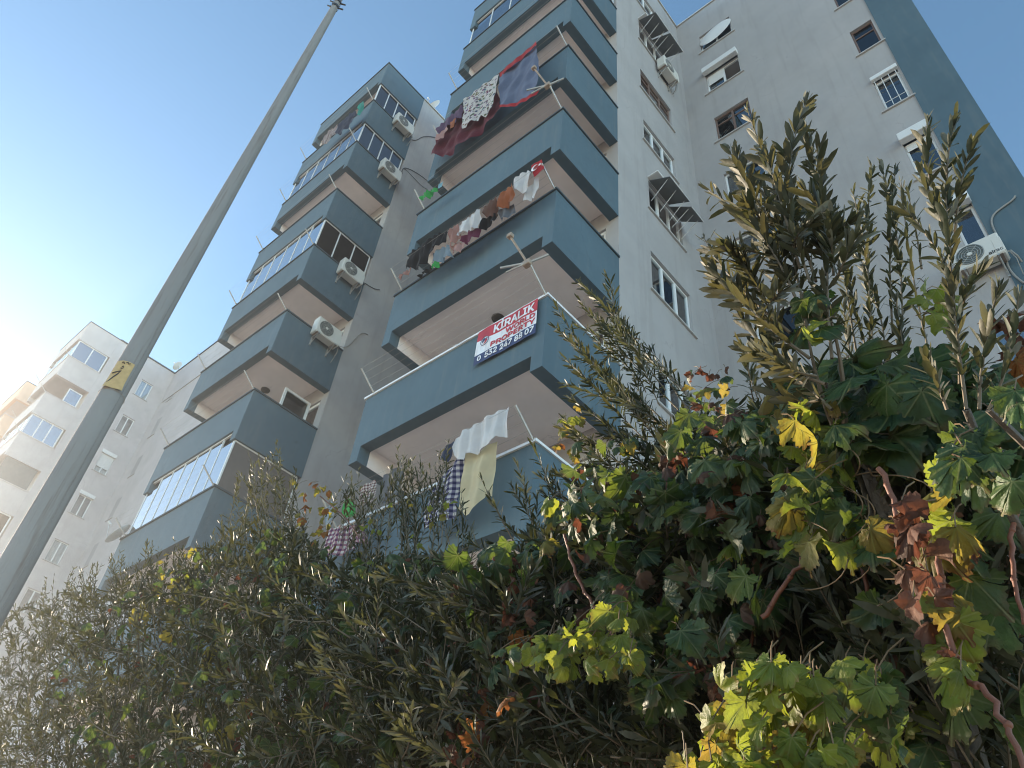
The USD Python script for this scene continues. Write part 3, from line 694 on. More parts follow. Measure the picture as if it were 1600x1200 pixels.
for args in [
    ('shirt', 'shirt', 'white shirt pegged next to the red flag', [(1102, 235), (1150, 190), (1215, 140), (1250, 150), (1262, 185), (1240, 265), (1215, 310), (1175, 325), (1118, 312)], XO, 'cloth_white', 14, 1),
    ('shirt', 'shirt', 'white tee hanging below the red flag, nearest the corner', [(1230, 300), (1265, 245), (1322, 200), (1330, 300), (1300, 402), (1262, 378), (1228, 388), (1185, 402), (1200, 345)], XO+.1, 'cloth_white', 14, 2),
    ('shirt', 'shirt', 'rust orange top left of the white shirt', [(968, 385), (1030, 300), (1098, 255), (1118, 380), (1085, 430), (1040, 448), (962, 472)], XO, 'cloth_orange', 15, 3),
    ('trousers', 'trousers', 'grey shorts below the rust orange top', [(975, 495), (1030, 450), (1105, 428), (1112, 495), (1060, 545), (1000, 585)], XO+.08, 'cloth_slate', 12, 4),
    ('shirt', 'shirt', 'dusty brown top between the orange and pale pink tops', [(826, 472), (900, 410), (962, 368), (952, 520), (880, 548), (838, 505)], XO, 'cloth_brown', 14, 5),
    ('shirt', 'shirt', 'small black garment under the dusty brown top', [(845, 560), (905, 530), (965, 512), (945, 580), (885, 615), (826, 655)], XO+.06, 'cloth_black', 14, 6),
    ('shirt', 'shirt', 'pale pinkish white blouse in the middle of the crowded line', [(640, 605), (720, 540), (815, 468), (825, 560), (775, 640), (700, 660), (618, 695)], XO-.01, 'cloth_white', 17, 7),
    ('cloth', 'cloth', 'wine red cloth under the pale blouse', [(652, 725), (730, 665), (815, 625), (798, 705), (725, 762), (650, 752)], XO+.05, 'cloth_wine', 12, 8),
    ('shirt', 'shirt', 'rose coloured sleeveless top beside the black hoodie', [(548, 650), (600, 615), (635, 605), (645, 700), (600, 760), (555, 782)], XO, 'cloth_rose', 18, 9),
    ('cloth', 'cloth', 'salmon pink cloth hanging lowest beside the wine red one', [(565, 795), (620, 760), (685, 755), (672, 800), (640, 832), (585, 845)], XO+.05, 'cloth_pink', 18, 10),
    ('hoodie', 'hoodie', 'long black hoodie near left end of the crowded line', [(228, 835), (290, 800), (420, 705), (548, 648), (525, 735), (405, 830), (352, 925), (292, 992), (245, 975), (178, 972), (215, 925)], XO-.01, 'cloth_black', 13, 11),
    ('shirt', 'shirt', 'grey blue tee below the black hoodie', [(418, 850), (490, 805), (562, 778), (578, 872), (490, 912), (412, 935)], XO+.07, 'cloth_sky_grey', 14, 12),
    ('cloth', 'cloth', 'beige rag pegged at far left of the crowded line', [(118, 1040), (178, 1000), (248, 982), (225, 1012), (150, 1055), (130, 1068)], XO, 'cloth_rose', 20, 13),
    ('sock', 'sock', 'black sock lying lowest at left of the crowded line', [(278, 1045), (340, 1002), (400, 958), (412, 985), (345, 1030), (300, 1052)], XO+.1, 'cloth_black', 20, 14),
    ('cloth', 'cloth', 'crumpled green cloth under the grey blue tee', [(395, 965), (430, 922), (470, 925), (462, 960), (420, 985)], XO+.03, 'cloth_green', 22, 15)]:
    laundry(args[0], args[1], args[2], q8(args[3]), args[4], args[5], amp=.04, freq=args[6]*1.3, seed=args[7], cell=.05)
# the low clothesline
laundry('tablecloth', 'tablecloth', 'white lace cloth draped over the low clothesline', q6([(160, 470), (190, 385), (258, 328), (400, 250), (500, 185), (620, 120), (690, 85), (672, 378), (620, 360), (575, 372), (540, 420), (490, 462), (440, 505), (375, 528), (282, 520), (275, 592), (220, 602), (168, 545)]), XO-.02, 'cloth_white', amp=.03, freq=13, seed=21, cell=.05)
laundry('towel', 'towel', 'cream yellow towel hanging below the white lace cloth', q6([(292, 540), (380, 528), (440, 488), (572, 408), (560, 540), (512, 920), (470, 905), (462, 940), (400, 1030), (335, 1110), (290, 1122), (262, 1085), (225, 1055)]), XO+.06, 'cloth_cream', amp=.03, freq=8, seed=22, cell=.06)
laundry('tablecloth', 'tablecloth', 'blue checked cloth left of the yellow towel', q6([(35, 835), (110, 690), (200, 600), (292, 548), (250, 740), (210, 880), (180, 1000), (160, 1110), (60, 1180), (-60, 1240), (-150, 1250), (-140, 1080), (-60, 960)]), XO+.05, 'cloth_blue_check', amp=.04, freq=9, seed=23, cell=.06)
laundry('shorts', 'shorts', 'navy shorts left of the white lace cloth', q6([(50, 600), (62, 560), (100, 470), (192, 392), (165, 500), (150, 535), (112, 606)]), XO, 'cloth_navy', amp=.02, freq=16, seed=24, cell=.05)
laundry('tablecloth', 'tablecloth', 'red checked cloth half hidden by olive twigs', q5([(110, 1105), (160, 960), (200, 880), (300, 860), (420, 845), (560, 815), (565, 1010), (400, 1070), (290, 1130), (200, 1140), (150, 1135)]), XO+.1, 'cloth_red_check', amp=.04, freq=9, seed=25, cell=.06)
laundry('shirt', 'shirt', 'striped shirt behind the tips of the olive twigs', q5([(470, 640), (478, 520), (560, 450), (645, 420), (650, 560), (600, 640), (540, 660)]), XO, 'cloth_stripe', amp=.03, freq=12, seed=26, cell=.05)
laundry('bag', 'bag', 'bright green striped cloth bag among the olive leaves', q5([(325, 760), (335, 660), (355, 610), (385, 590), (420, 612), (445, 650), (430, 720), (405, 770), (360, 775)]), XO-.02, 'cloth_green', amp=.03, freq=22, seed=27, cell=.05)
laundry('cloth', 'cloth', 'pale grey cloth at far left of the low clothesline', q5([(150, 830), (165, 690), (235, 620), (285, 690), (262, 780), (200, 830)]), XO, 'cloth_sky_grey', amp=.03, freq=14, seed=28, cell=.05)
laundry('shirt', 'shirt', 'black and grey shirt behind the olive twigs left of the navy shorts', q5([(700, 660), (730, 380), (800, 330), (900, 270), (905, 420), (850, 560), (800, 600)]), XO+.05, 'cloth_slate', amp=.03, freq=14, seed=29, cell=.05)
# single cloths
laundry('cloth', 'cloth', 'bright green cloth hung out above the crowded clothesline', q8([(300, 385), (330, 350), (400, 310), (452, 286), (455, 312), (420, 345), (370, 372), (315, 392)]), XO, 'cloth_green', amp=.05, freq=24, seed=31, cell=.05)
laundry('cloth', 'cloth', 'pale aqua cloth next to the bright green one', q8([(458, 285), (470, 262), (505, 235), (498, 285), (470, 302)]), XO, 'cloth_aqua', amp=.02, freq=20, seed=32, cell=.05)
laundry('shirt', 'shirt', 'teal shirt on the topmost balcony of the left tower', q9([(528, 295), (560, 268), (595, 258), (585, 325), (560, 370), (545, 402), (525, 400)]), XO, 'cloth_teal', amp=.03, freq=14, seed=33, cell=.06)
laundry('trousers', 'trousers', 'dark navy clothes on the topmost balcony of the left tower', q9([(300, 590), (322, 500), (400, 430), (500, 350), (520, 400), (470, 460), (400, 540), (350, 600)]), XO, 'cloth_navy', amp=.04, freq=12, seed=34, cell=.06)
laundry('shirt', 'shirt', 'pale striped clothes at left end of the topmost left balcony', q9([(150, 690), (180, 620), (240, 555), (322, 500), (300, 580), (230, 660), (175, 715)]), XO, 'cloth_stripe', amp=.03, freq=14, seed=35, cell=.06)

# ------------------------------------------------------------------ banner
XBN = 5.868
bn = thing('banner', 'red white and navy rental banner hung on the balcony parapet', 'banner', (XBN, 6.2, 8.56))
BY0, BY1, BZ0, BZ1 = 6.82, 5.535, 8.165, 8.935          # left edge, right edge, bottom, top
BWd, BHt = BY0-BY1, BZ1-BZ0
def band(poly, x):
    """u 0..1 from the left, v 0..1 upward, on the banner's gently waving sheet"""
    p = Polygon([(a*BWd, b*BHt) for a, b in poly])
    vs, fs = [], []
    for i in range(24):
        g = p.intersection(sbox(i*BWd/24, -1, (i+1)*BWd/24, 2))
        for q in (g.geoms if hasattr(g, 'geoms') else [g]):
            if q.geom_type != 'Polygon': continue
            c = list(q.exterior.coords)[:-1]; k = len(vs); vs += c
            for j in range(1, len(c)-1): fs.append([k, k+j, k+j+1])
    vs = np.array(vs); return wav(np.column_stack([vs, np.zeros(len(vs))]), np.array(fs), x)
def wav(v, f, x):
    u = v[:, 0]/BWd
    return (np.column_stack([x - v[:, 2] - .006*np.sin(u*9) - .004*np.sin(u*23+v[:, 1]*5), BY0 - v[:, 0], BZ0 + v[:, 1]]), f)
obj('sheet', band([(0, .27), (1, .27), (1, .65), (.27, .65), (.0, .70)], XBN), 'print_white', bn)
obj('red_band', band([(0, .70), (.27, .65), (1, .65), (1, 1), (0, 1)], XBN), 'print_red', bn)
obj('navy_band', band([(0, 0), (1, 0), (1, .27), (0, .27)], XBN), 'print_navy', bn)
def words(txt, u, v, h, width, m_, name='lettering'):
    tm = meshkit.text_mesh(txt, h*BHt, .004, bold=True)
    vv = np.array(tm.vertices); w0 = vv[:, 0].max() - vv[:, 0].min()
    vv[:, 0] = (vv[:, 0]-vv[:, 0].min()) * (width*BWd/w0) + u*BWd; vv[:, 1] += v*BHt
    q_ = [wav(vv + [a, b, c], np.array(tm.faces), XBN-.003) for a, b, c in ((-.0025, 0, 0), (.0025, .001, .0006), (0, .003, .0012))]
    obj(name, join(q_), m_, bn)
words('KİRALIK', .29, .70, .22, .66, 'print_white')
words('WORLD', .50, .49, .125, .47, 'print_red')
words('PROPERTY', .27, .315, .125, .71, 'print_red')
words('0', .065, .075, .13, .06, 'print_white')
words('532 247 88 07', .19, .07, .15, .78, 'print_white')
lg = Point(0, 0).buffer(.095).difference(Point(0, 0).buffer(.084))
def emblem(poly, m_, dx):
    v, f = flat_shape(poly, .003); v = v + [.15*BWd, .60*BHt, 0]; obj('emblem', wav(v, f, XBN-dx), m_, bn)
emblem(Point(0, 0).buffer(.096), 'print_white', .003)
emblem(lg, 'print_navy', .0062)
emblem(Point(-.02, .03).buffer(.035).union(Polygon([(-.07, .01), (-.01, .055), (.0, .0), (-.05, -.03)])), 'print_navy', .0062)
emblem(Point(.035, -.005).buffer(.028).union(Polygon([(-.02, -.07), (.03, -.06), (.06, -.02), (.0, -.02)])), 'print_red', .0062)
emblem(Polygon([(.01, .03), (.05, .055), (.065, .03), (.03, .02)]), 'print_navy', .0062)
obj('tie_rope', tube([(XBN, BY0, BZ1-.03), (XBN-.005, BY0+.35, BZ1-.02), (XBN+.01, BY0+.62, BZ1+.06)], .005, 5), 'cloth_white', bn)

# ------------------------------------------------------------------ satellite dishes and aerial brackets
dish0 = None
def dish(loc, rotz, label, s=None):
    global dish0
    if dish0 is not None: return dup(dish0, loc, rotz, label)
    t = thing('satellite_dish', label, 'satellite dish', loc, rotz)
    pr_ = [(0, 0)] + [(r, r*r*.55) for r in np.linspace(.06, .34, 8)] + [(.345, .066)] + [(r, r*r*.55-.008) for r in np.linspace(.335, .03, 8)] + [(0, -.008)]
    d = trimesh.creation.revolve(np.array(pr_), sections=28)
    R1 = trimesh.transformations.rotation_matrix(math.radians(55), [1, 0, 0]); d.apply_transform(R1); d.apply_translation((0, 0, .45))
    obj('reflector', (d.vertices, d.faces), 'dish_white', t, local=True, smooth=35)
    n_ = R1[:3, :3] @ np.array([0, 0, 1.0]); lo = R1[:3, :3] @ np.array([0, -.32, .06]) + [0, 0, .45]
    obj('feed_arm', tube([lo, np.array([0, 0, .45]) + n_*.42], .012, 6), 'galvanised', t, local=True)
    c = np.array([0, 0, .45]) + n_*.42
    obj('receiver', tube([c - n_*.06, c + n_*.05], .03, 8), 'dish_white', t, local=True)
    obj('mast', tube([(0, .10, 0), (0, .10, .34), (0, .03, .44)], .022, 8), 'galvanised', t, local=True)
    dish0 = t; return t
dish(np.array([8.5, 15.1, ROOF+.07]), 265, 'grey satellite dish on the roof edge of the left tower')
dish(np.array([6.6, 6.0, T(4)-.2]), 190, 'pale satellite dish on the balcony beside the blue sheet')
dish(np.array([11.7, 43.2, ROOF2+.08]), 230, 'small satellite dish on the roof corner of the far pinkish block')
dish(np.array([5.9, 19.5, T(1)-.25]), 250, 'satellite dish at left end of the balcony with white sliding panes')
ab0 = None
def aerial(loc, label):
    global ab0
    if ab0 is not None: return dup(ab0, loc, 0, label)
    t = thing('aerial_bracket', label, 'aerial bracket', loc)
    obj('boom', tube([(-.42, .02, .42), (-.70, .20, .95)], .02, 6), 'rusty_steel', t, local=True)
    obj('crossbar', tube([(-.62, .42, .40), (-.42, .0, .42), (-.30, -.30, .52)], .022, 6), 'galvanised', t, local=True)
    obj('crossbar', tube([(-.45, .05, .40), (-.52, .38, .36)], .018, 6), 'galvanised', t, local=True)
    obj('clamp', cbx(-.47, -.37, -.05, .09, .36, .47, .01), 'rusty_steel', t, local=True)
    obj('clamp', cbx(-.75, -.66, .15, .25, .92, 1.0, .01), 'rusty_steel', t, local=True)
    ab0 = t; return t
aerial(np.array([XF-.02, Y2+.06, T(1)]), 'rusty aerial bracket on the corner arm above the rental banner')
aerial(np.array([XF-.02, Y2+.06, T(3)]), 'rusty aerial bracket on the corner arm beside the blue sheet')
# round white disc leaning in the window under the roof of the right wing
dw = trimesh.creation.icosphere(3); dw.apply_scale((.02, .62, .40)); dw.apply_transform(trimesh.transformations.rotation_matrix(math.radians(-20), [1, 0, 0])); dw.apply_translation((XW-.03, 4.0, 26.78))
tagp(obj('window_shade', (dw.vertices, dw.faces), 'shutter_white', smooth=True), 'white oval sunshade across the window under the roof corner', 'sunshade')

# ------------------------------------------------------------------ leaf materials
def leaf_mat(name, front, back, trans, tw=.4, rough=.5, spec=.4, veins=None, rim=None, bump=.25):
    """front: list of colours picked per leaf; back: underside; trans: colour of light passing through"""
    st_ = [(i/max(1, len(front)-1), c) for i, c in enumerate(front)]
    tr_ = [(i/max(1, len(trans)-1), c) for i, c in enumerate(trans)]
    nodes = {'g': ('geometry', {}), 'o': ('object_info', {}), 'a': ('math', {'math_type': 'add'}), 'fr': ('math', {'math_type': 'fraction'}),
             'r': ('rgb_ramp', {'ramp': st_}), 'rt': ('rgb_ramp', {'ramp': tr_}), 'bk': ('mix', {'color2': back}),
             'n': ('noise_texture', {'scale': 38.0, 'detail': 4.0}), 'nm': ('map_range', {'from_min': .3, 'from_max': .7, 'to_min': .72, 'to_max': 1.25}),
             'mu': ('mix', {'mix_type': 'multiply', 'fac': 1.0}), 'cc': ('combine_color', {}),
             'p': ('principled_bsdf', {'roughness': rough, 'specular_ior_level': spec}), 't': ('translucent_bsdf', {}), 'mx': ('mix_closure', {'fac': tw}),
             'nb': ('noise_texture', {'scale': 85.0, 'detail': 5.0, 'roughness': .6}), 'bp': ('bump', {'strength': bump, 'distance': .004})}
    links = [('g.random_per_island', 'a.value1'), ('o.random', 'a.value2'), ('a.value', 'fr.value1'), ('fr.value', 'r.fac'), ('fr.value', 'rt.fac'),
             ('g.position', 'n.vector'), ('n.fac', 'nm.value'), ('nm.result', 'cc.r'), ('nm.result', 'cc.g'), ('nm.result', 'cc.b'),
             ('cc.color', 'mu.color2'), ('g.backfacing', 'bk.fac'), ('g.position', 'nb.vector'), ('nb.fac', 'bp.height'), ('bp.normal', 'p.normal'), ('bp.normal', 't.normal'), ('p.BSDF', 'mx.closure1'), ('t.BSDF', 'mx.closure2')]
    src = 'r.color'; tsrc = 'rt.color'
    if veins is not None:
        nodes.update({'uv': ('uvmap', {'attribute': 'st'}), 'sp': ('separate_xyz', {}),
            'an': ('math', {'math_type': 'arctan2'}), 'ab': ('math', {'math_type': 'pingpong', 'value2': .46}),
            'le': ('vector_math', {'math_type': 'length'}), 'ds': ('math', {'math_type': 'multiply'}),
            'th': ('map_range', {'from_min': .006, 'from_max': .03, 'to_min': .55, 'to_max': 0.0, 'clamp': True}), 'vm': ('mix', {'color2': veins}), 'vt': ('mix', {'color2': veins}),
            'rn': ('math', {'math_type': 'multiply_add', 'value2': .55}), 're': ('map_range', {'from_min': .98, 'from_max': 1.22, 'to_min': 0.0, 'to_max': .9, 'clamp': True}),
            'sp2': ('noise_texture', {'scale': 26.0, 'detail': 6.0, 'roughness': .7}), 'sr': ('map_range', {'from_min': .60, 'from_max': .72, 'to_min': 0.0, 'to_max': .8, 'clamp': True}), 'mxr': ('math', {'math_type': 'maximum'}),
            'rm': ('mix', {'color2': rim or (.2, .1, .03)}), 'rm2': ('mix', {'color2': rim or (.2, .1, .03)})})
        links += [('uv.UV', 'sp.vector'), ('uv.UV', 'le.vector1'), ('sp.x', 'an.value1'), ('sp.y', 'an.value2'), ('an.value', 'ab.value1'),
                  ('ab.value', 'ds.value1'), ('le.value', 'ds.value2'), ('ds.value', 'th.value'), ('th.result', 'vm.fac'), ('th.result', 'vt.fac'),
                  ('n.fac', 'rn.value1'), ('le.value', 'rn.value3'), ('rn.value', 're.value'), ('g.position', 'sp2.vector'), ('sp2.fac', 'sr.value'), ('sr.result', 'mxr.value1'), ('re.result', 'mxr.value2'), ('mxr.value', 'rm.fac'), ('mxr.value', 'rm2.fac'),
                  (src, 'rm.color1'), ('rm.color', 'vm.color1'), (tsrc, 'rm2.color1'), ('rm2.color', 'vt.color1')]
        src, tsrc = 'vm.color', 'vt.color'
    links += [(src, 'bk.color1'), ('bk.color', 'mu.color1'), ('mu.color', 'p.base_color'), (tsrc, 't.color')]
    mat(name, nodes, links, 'mx.closure')
leaf_mat('olive_leaf', [(.020, .028, .015), (.032, .040, .020), (.050, .055, .026), (.038, .042, .021), (.065, .062, .03)], (.10, .10, .07), [(.07, .075, .02), (.12, .11, .03)], .22, .55, .18)
leaf_mat('olive_leaf_bronze', [(.026, .036, .022), (.044, .050, .032), (.060, .062, .040), (.034, .043, .027), (.085, .078, .048)], (.17, .17, .135), [(.11, .115, .035), (.16, .14, .045)], .28, .52, .26)
VN = (.22, .24, .10)
leaf_mat('vine_leaf_green', [(.022, .050, .020), (.034, .070, .026), (.050, .090, .028), (.028, .058, .026), (.075, .11, .03)], (.085, .115, .065), [(.12, .19, .03), (.20, .26, .03)], .34, .48, .4, VN, (.10, .07, .03), bump=.75)
leaf_mat('vine_leaf_lime', [(.085, .13, .022), (.125, .165, .026), (.165, .185, .03), (.10, .15, .04)], (.17, .21, .08), [(.30, .36, .03), (.40, .43, .04)], .44, .5, .35, (.30, .32, .10), (.20, .13, .03), bump=.75)
leaf_mat('vine_leaf_yellow', [(.18, .16, .03), (.20, .14, .035), (.13, .135, .03), (.24, .18, .045)], (.26, .22, .09), [(.36, .32, .04), (.38, .25, .05)], .46, .55, .3, (.26, .26, .07), (.16, .06, .02), bump=.75)
leaf_mat('vine_leaf_orange', [(.26, .10, .02), (.22, .07, .02), (.30, .13, .03)], (.25, .13, .06), [(.38, .17, .04), (.34, .11, .035)], .42, .6, .3, (.25, .17, .05), (.12, .04, .02), bump=.75)
leaf_mat('vine_leaf_dry', [(.17, .062, .035), (.085, .045, .032), (.22, .085, .045), (.06, .038, .028), (.16, .09, .06)], (.15, .085, .060), [(.22, .08, .04), (.28, .09, .05)], .25, .7, .25, (.12, .06, .03), (.06, .03, .02), bump=.75)
plain('olive_bark', (.085, .070, .055), .85, var=.35, scale=20, bump=.6)
plain('olive_twig', (.15, .115, .075), .75, var=.3, scale=30)
plain('vine_cane', (.15, .052, .027), .6, var=.35, scale=25, bump=.3)
plain('vine_petiole', (.14, .085, .04), .55, var=.3, scale=30)

def unit(v): return v / (np.linalg.norm(v, axis=-1, keepdims=True) + 1e-12)

# ------------------------------------------------------------------ olive leaves
OT = np.array([[0, 0], [.20, .66], [.5, 1.0], [.82, .78], [1, 0]])        # station, half width
def olive_template(rich):
    if rich:
        v = [(0, 0, 0)]
        for s, w in OT[1:4]: v += [(s, -w, 0), (s, 0, 0), (s, w, 0)]
        v += [(1, 0, 0)]
        f = [[0, 2, 1], [0, 3, 2]]
        for k in (1, 4):
            f += [[k, k+1, k+4], [k, k+4, k+3], [k+1, k+2, k+5], [k+1, k+5, k+4]]
        f += [[7, 8, 10], [8, 9, 10]]
    else:
        v = [(0, 0, 0), (.35, -.85, 0), (.35, .85, 0), (.7, -.85, 0), (.7, .85, 0), (1, 0, 0)]
        f = [[0, 2, 1], [1, 2, 4], [1, 4, 3], [3, 4, 5]]
    return np.array(v, float), np.array(f)
def olive_mesh(L, rich=True):
    """L: rows (pos3, dir3, normal3, length, width, curl) -> vertices, faces, with the template repeated"""
    L = np.asarray(L); tv, tf = olive_template(rich)
    p, d, n = L[:, 0:3], unit(L[:, 3:6]), L[:, 6:9]
    n = unit(n - (n*d).sum(1, keepdims=True)*d); s = np.cross(n, d)
    ln, wd, cu = L[:, 9], L[:, 10], L[:, 11]
    x = tv[None, :, 0]*ln[:, None]
    y = tv[None, :, 1]*wd[:, None]
    z = -cu[:, None]*ln[:, None]*tv[None, :, 0]**2 + .28*np.abs(tv[None, :, 1])*wd[:, None]
    V = p[:, None] + x[..., None]*d[:, None] + y[..., None]*s[:, None] + z[..., None]*n[:, None]
    Fc = tf[None] + (np.arange(len(L))*len(tv))[:, None, None]
    return V.reshape(-1, 3), Fc.reshape(-1, 3)
def bez(p0, p1, p2, t):
    t = np.asarray(t)[:, None]; return (1-t)**2*p0 + 2*t*(1-t)*p1 + t*t*p2
def shoot(p0, p2, nl, lmin, lmax, leaves, stems, r=.0028, bend=.10, start=.1, wr=.082, spread=1.0):
    ln = np.linalg.norm(p2-p0)
    p1 = (p0+p2)/2 + nrg.normal(0, bend, 3)*ln + np.array([0, 0, -.04*ln])
    ts = np.linspace(0, 1, 7); C = bez(p0, p1, p2, ts)
    stems.append(tube(C, r, 5, r*.35, cap=False))
    a0 = nrg.uniform(0, 6.28)
    npair = max(2, int(nl*.78))
    for i in range(npair):
        t = start + (1-start)*(i+.5)/npair + nrg.normal(0, .012); t = min(max(t, 0), 1)
        q = bez(p0, p1, p2, [t])[0]; d = unit(2*(1-t)*(p1-p0) + 2*t*(p2-p1))
        u = unit(np.cross(d, [.31, .22, .9])); w = np.cross(d, u)
        a = a0 + i*PI/2 + nrg.normal(0, .25)
        sz = (lmin + (lmax-lmin)*math.sin(PI*min(1, .18+.82*(1-t))**.8)) 
        ang = math.radians((62 - 40*t)*spread)
        for s_ in (0, PI):
            if nrg.random() < .06: continue
            aa = a + s_ + nrg.normal(0, .2); an = ang + nrg.normal(0, .16)
            rad = math.cos(aa)*u + math.sin(aa)*w
            dr = math.cos(an)*d + math.sin(an)*rad
            nm = d - (d@dr)*dr + nrg.normal(0, .25, 3)
            l_ = sz*nrg.uniform(.6, 1.25)
            leaves.append((*q, *dr, *nm, l_, l_*wr*nrg.uniform(.85, 1.2), nrg.normal(.06, .13)))
    for s_ in (-1, 1):     # the terminal pair
        d = unit(p2-p1); u = unit(np.cross(d, [.3, .2, .9]))
        dr = unit(d + s_*.22*u); leaves.append((*p2, *dr, *(s_*u), lmin*.9, lmin*.9*wr, .05))
def project(p):
    c = np.asarray(p) @ W.T; return np.stack([c[..., 0]/c[..., 2]*FPX+800, c[..., 1]/c[..., 2]*FPX+600], -1)
def olive_tree(label, trunk, limbs_to, leaves, stems, fill, fillst, lm='olive_leaf', cap=295):
    t = thing('olive_tree', label, 'olive tree', (trunk[0][0], trunk[0][1], GZ))
    tk = []
    P = np.array(trunk, float); q = []
    for i in range(len(P)-1):
        for s in np.linspace(0, 1, 6)[:-1]: q.append(P[i]*(1-s)+P[i+1]*s)
    q.append(P[-1]); q = np.array(q); q[1:-1] += nrg.normal(0, .012, (len(q)-2, 3))
    obj('trunk', tube(q, .062, 10, .028), 'olive_bark', t, smooth=60)
    top = P[-1]
    for b in limbs_to:
        st_ = q[int(nrg.integers(len(q)//2, len(q)))]
        m_ = (st_+b)/2 + nrg.normal(0, .06, 3)
        obj('limb', tube(bez(st_, m_, np.asarray(b), np.linspace(0, 1, 7)), .009, 6, .0045), 'olive_bark', t, smooth=60)
    if stems: obj('twigs', join(stems), 'olive_twig', t, smooth=60, kind='stuff')
    L = np.array(leaves)
    pp = project(L[:, :3]); vis = (pp[:, 0] > 0) & (pp[:, 0] < 1600) & (pp[:, 1] > 0) & (pp[:, 1] < 1200)
    size = L[:, 9]/np.linalg.norm(L[:, :3], axis=1)*np.where(vis, 1, .01)*nrg.uniform(.7, 1.3, len(L))
    o = np.argsort(-size)
    for i in o[:cap]:
        v, f = olive_mesh(L[i:i+1], True); obj('leaf', (v, f), lm, t, smooth=True)
    if len(o) > cap: obj('leaves', olive_mesh(L[o[cap:]], True), lm, t, smooth=True, kind='stuff')
    if fill: obj('inner_leaves', olive_mesh(fill, False), 'olive_leaf', t, kind='stuff')
    if fillst: obj('inner_twigs', join(fillst), 'olive_twig', t, kind='stuff')
    return t

HULL = Polygon([(-60, 1290), (-60, 985), (60, 930), (150, 908), (230, 885), (300, 862), (380, 812), (440, 812), (480, 838), (520, 866), (600, 868), (680, 866), (740, 900), (790, 888), (840, 822), (880, 785), (920, 742),
                (980, 735), (1040, 672), (1090, 632), (1140, 640), (1205, 632), (1260, 575), (1330, 560), (1400, 575), (1460, 575), (1520, 612), (1660, 570), (1660, 1290)])
shapely.prepare(HULL)
def xdepth(px, lo, hi):
    """the planted strip runs parallel to the block: nearer its front on the right"""
    f = min(1, max(0, (1600-px)/1600)); a = 1.28 + .38*f; b = 2.1 + .75*f
    return a + (b-a)*(lo + (hi-lo)*nrg.random())
def fill_region(x0, x1, count, lmax=.065, nl=18):
    L, S = [], []; k = 0; tries = 0
    while k < count and tries < count*12:
        tries += 1
        px, py = nrg.uniform(x0, x1), nrg.uniform(620, 1285)
        if not HULL.contains(Point(px, py)): continue
        b = at(px, py, 0, xdepth(px, 0, 1))
        d = unit(np.array([-.25, .05, .75]) + nrg.normal(0, .55, 3)); e = b + d*nrg.uniform(.16, .34)
        q = project(e)
        if not HULL.contains(Point(q[0], min(q[1], 1280))): continue
        S0 = []
        shoot(b, e, nl, lmax*.6, lmax, L, S0, r=.0025, wr=.10, spread=1.15); S += S0; k += 1
    return L, S

def sh(L, S, a, xa, b, xb, nl, lmin, lmax, **k):
    shoot(at(*a, 0, xa), at(*b, 0, xb), nl, lmin, lmax, L, S, **k)

# near right tree with the long leaves
L, S = [], []
for a, b, n_ in [((1262, 520), (1168, 172), 44), ((1300, 505), (1262, 155), 44), ((1215, 500), (1100, 292), 30), ((1235, 430), (1140, 232), 26), ((1250, 420), (1196, 240), 24), ((1290, 430), (1280, 240), 26),
                 ((1235, 520), (1100, 372), 20), ((1265, 560), (1112, 420), 22), ((1290, 600), (1150, 480), 22), ((1275, 440), (1228, 300), 20), ((1300, 560), (1305, 330), 26), ((1262, 600), (1160, 545), 12), ((1300, 640), (1195, 560), 18), ((1245, 470), (1160, 330), 20)]:
    sh(L, S, a, 1.02, b, nrg.uniform(.92, 1.06), int(n_*1.45), .029, .054, r=.0032, bend=.09, wr=.115, spread=.80)
    for q_ in range(2 if n_ > 20 else 1):
        f_ = nrg.uniform(.1, .65); c_ = (a[0]+(b[0]-a[0])*f_, a[1]+(b[1]-a[1])*f_); e_ = (c_[0]+(b[0]-a[0])*.3+nrg.normal(0, 22), c_[1]+(b[1]-a[1])*.3+nrg.normal(0, 12))
        sh(L, S, c_, 1.02, e_, nrg.uniform(.93, 1.08), int(n_*.6)+8, .027, .050, r=.0026, bend=.1, wr=.115, spread=.85)
sh(L, S, (1310, 680), 1.15, (1262, 520), 1.02, 6, .04, .06, r=.006, bend=.05); sh(L, S, (1320, 680), 1.15, (1300, 505), 1.02, 6, .04, .06, r=.006, bend=.05)
fL, fS = fill_region(1150, 1440, 520)
near_tree = olive_tree('olive tree with long grey green leaves rising highest at right', [(1.62, .32, GZ), (1.58, .36, -.7), (1.45, .33, .15), (1.25, .30, .85)], [at(1310, 680, 0, 1.15), at(1320, 680, 0, 1.15), at(1290, 600, 0, 1.1)], L, S, fL, fS, 'olive_leaf_bronze')
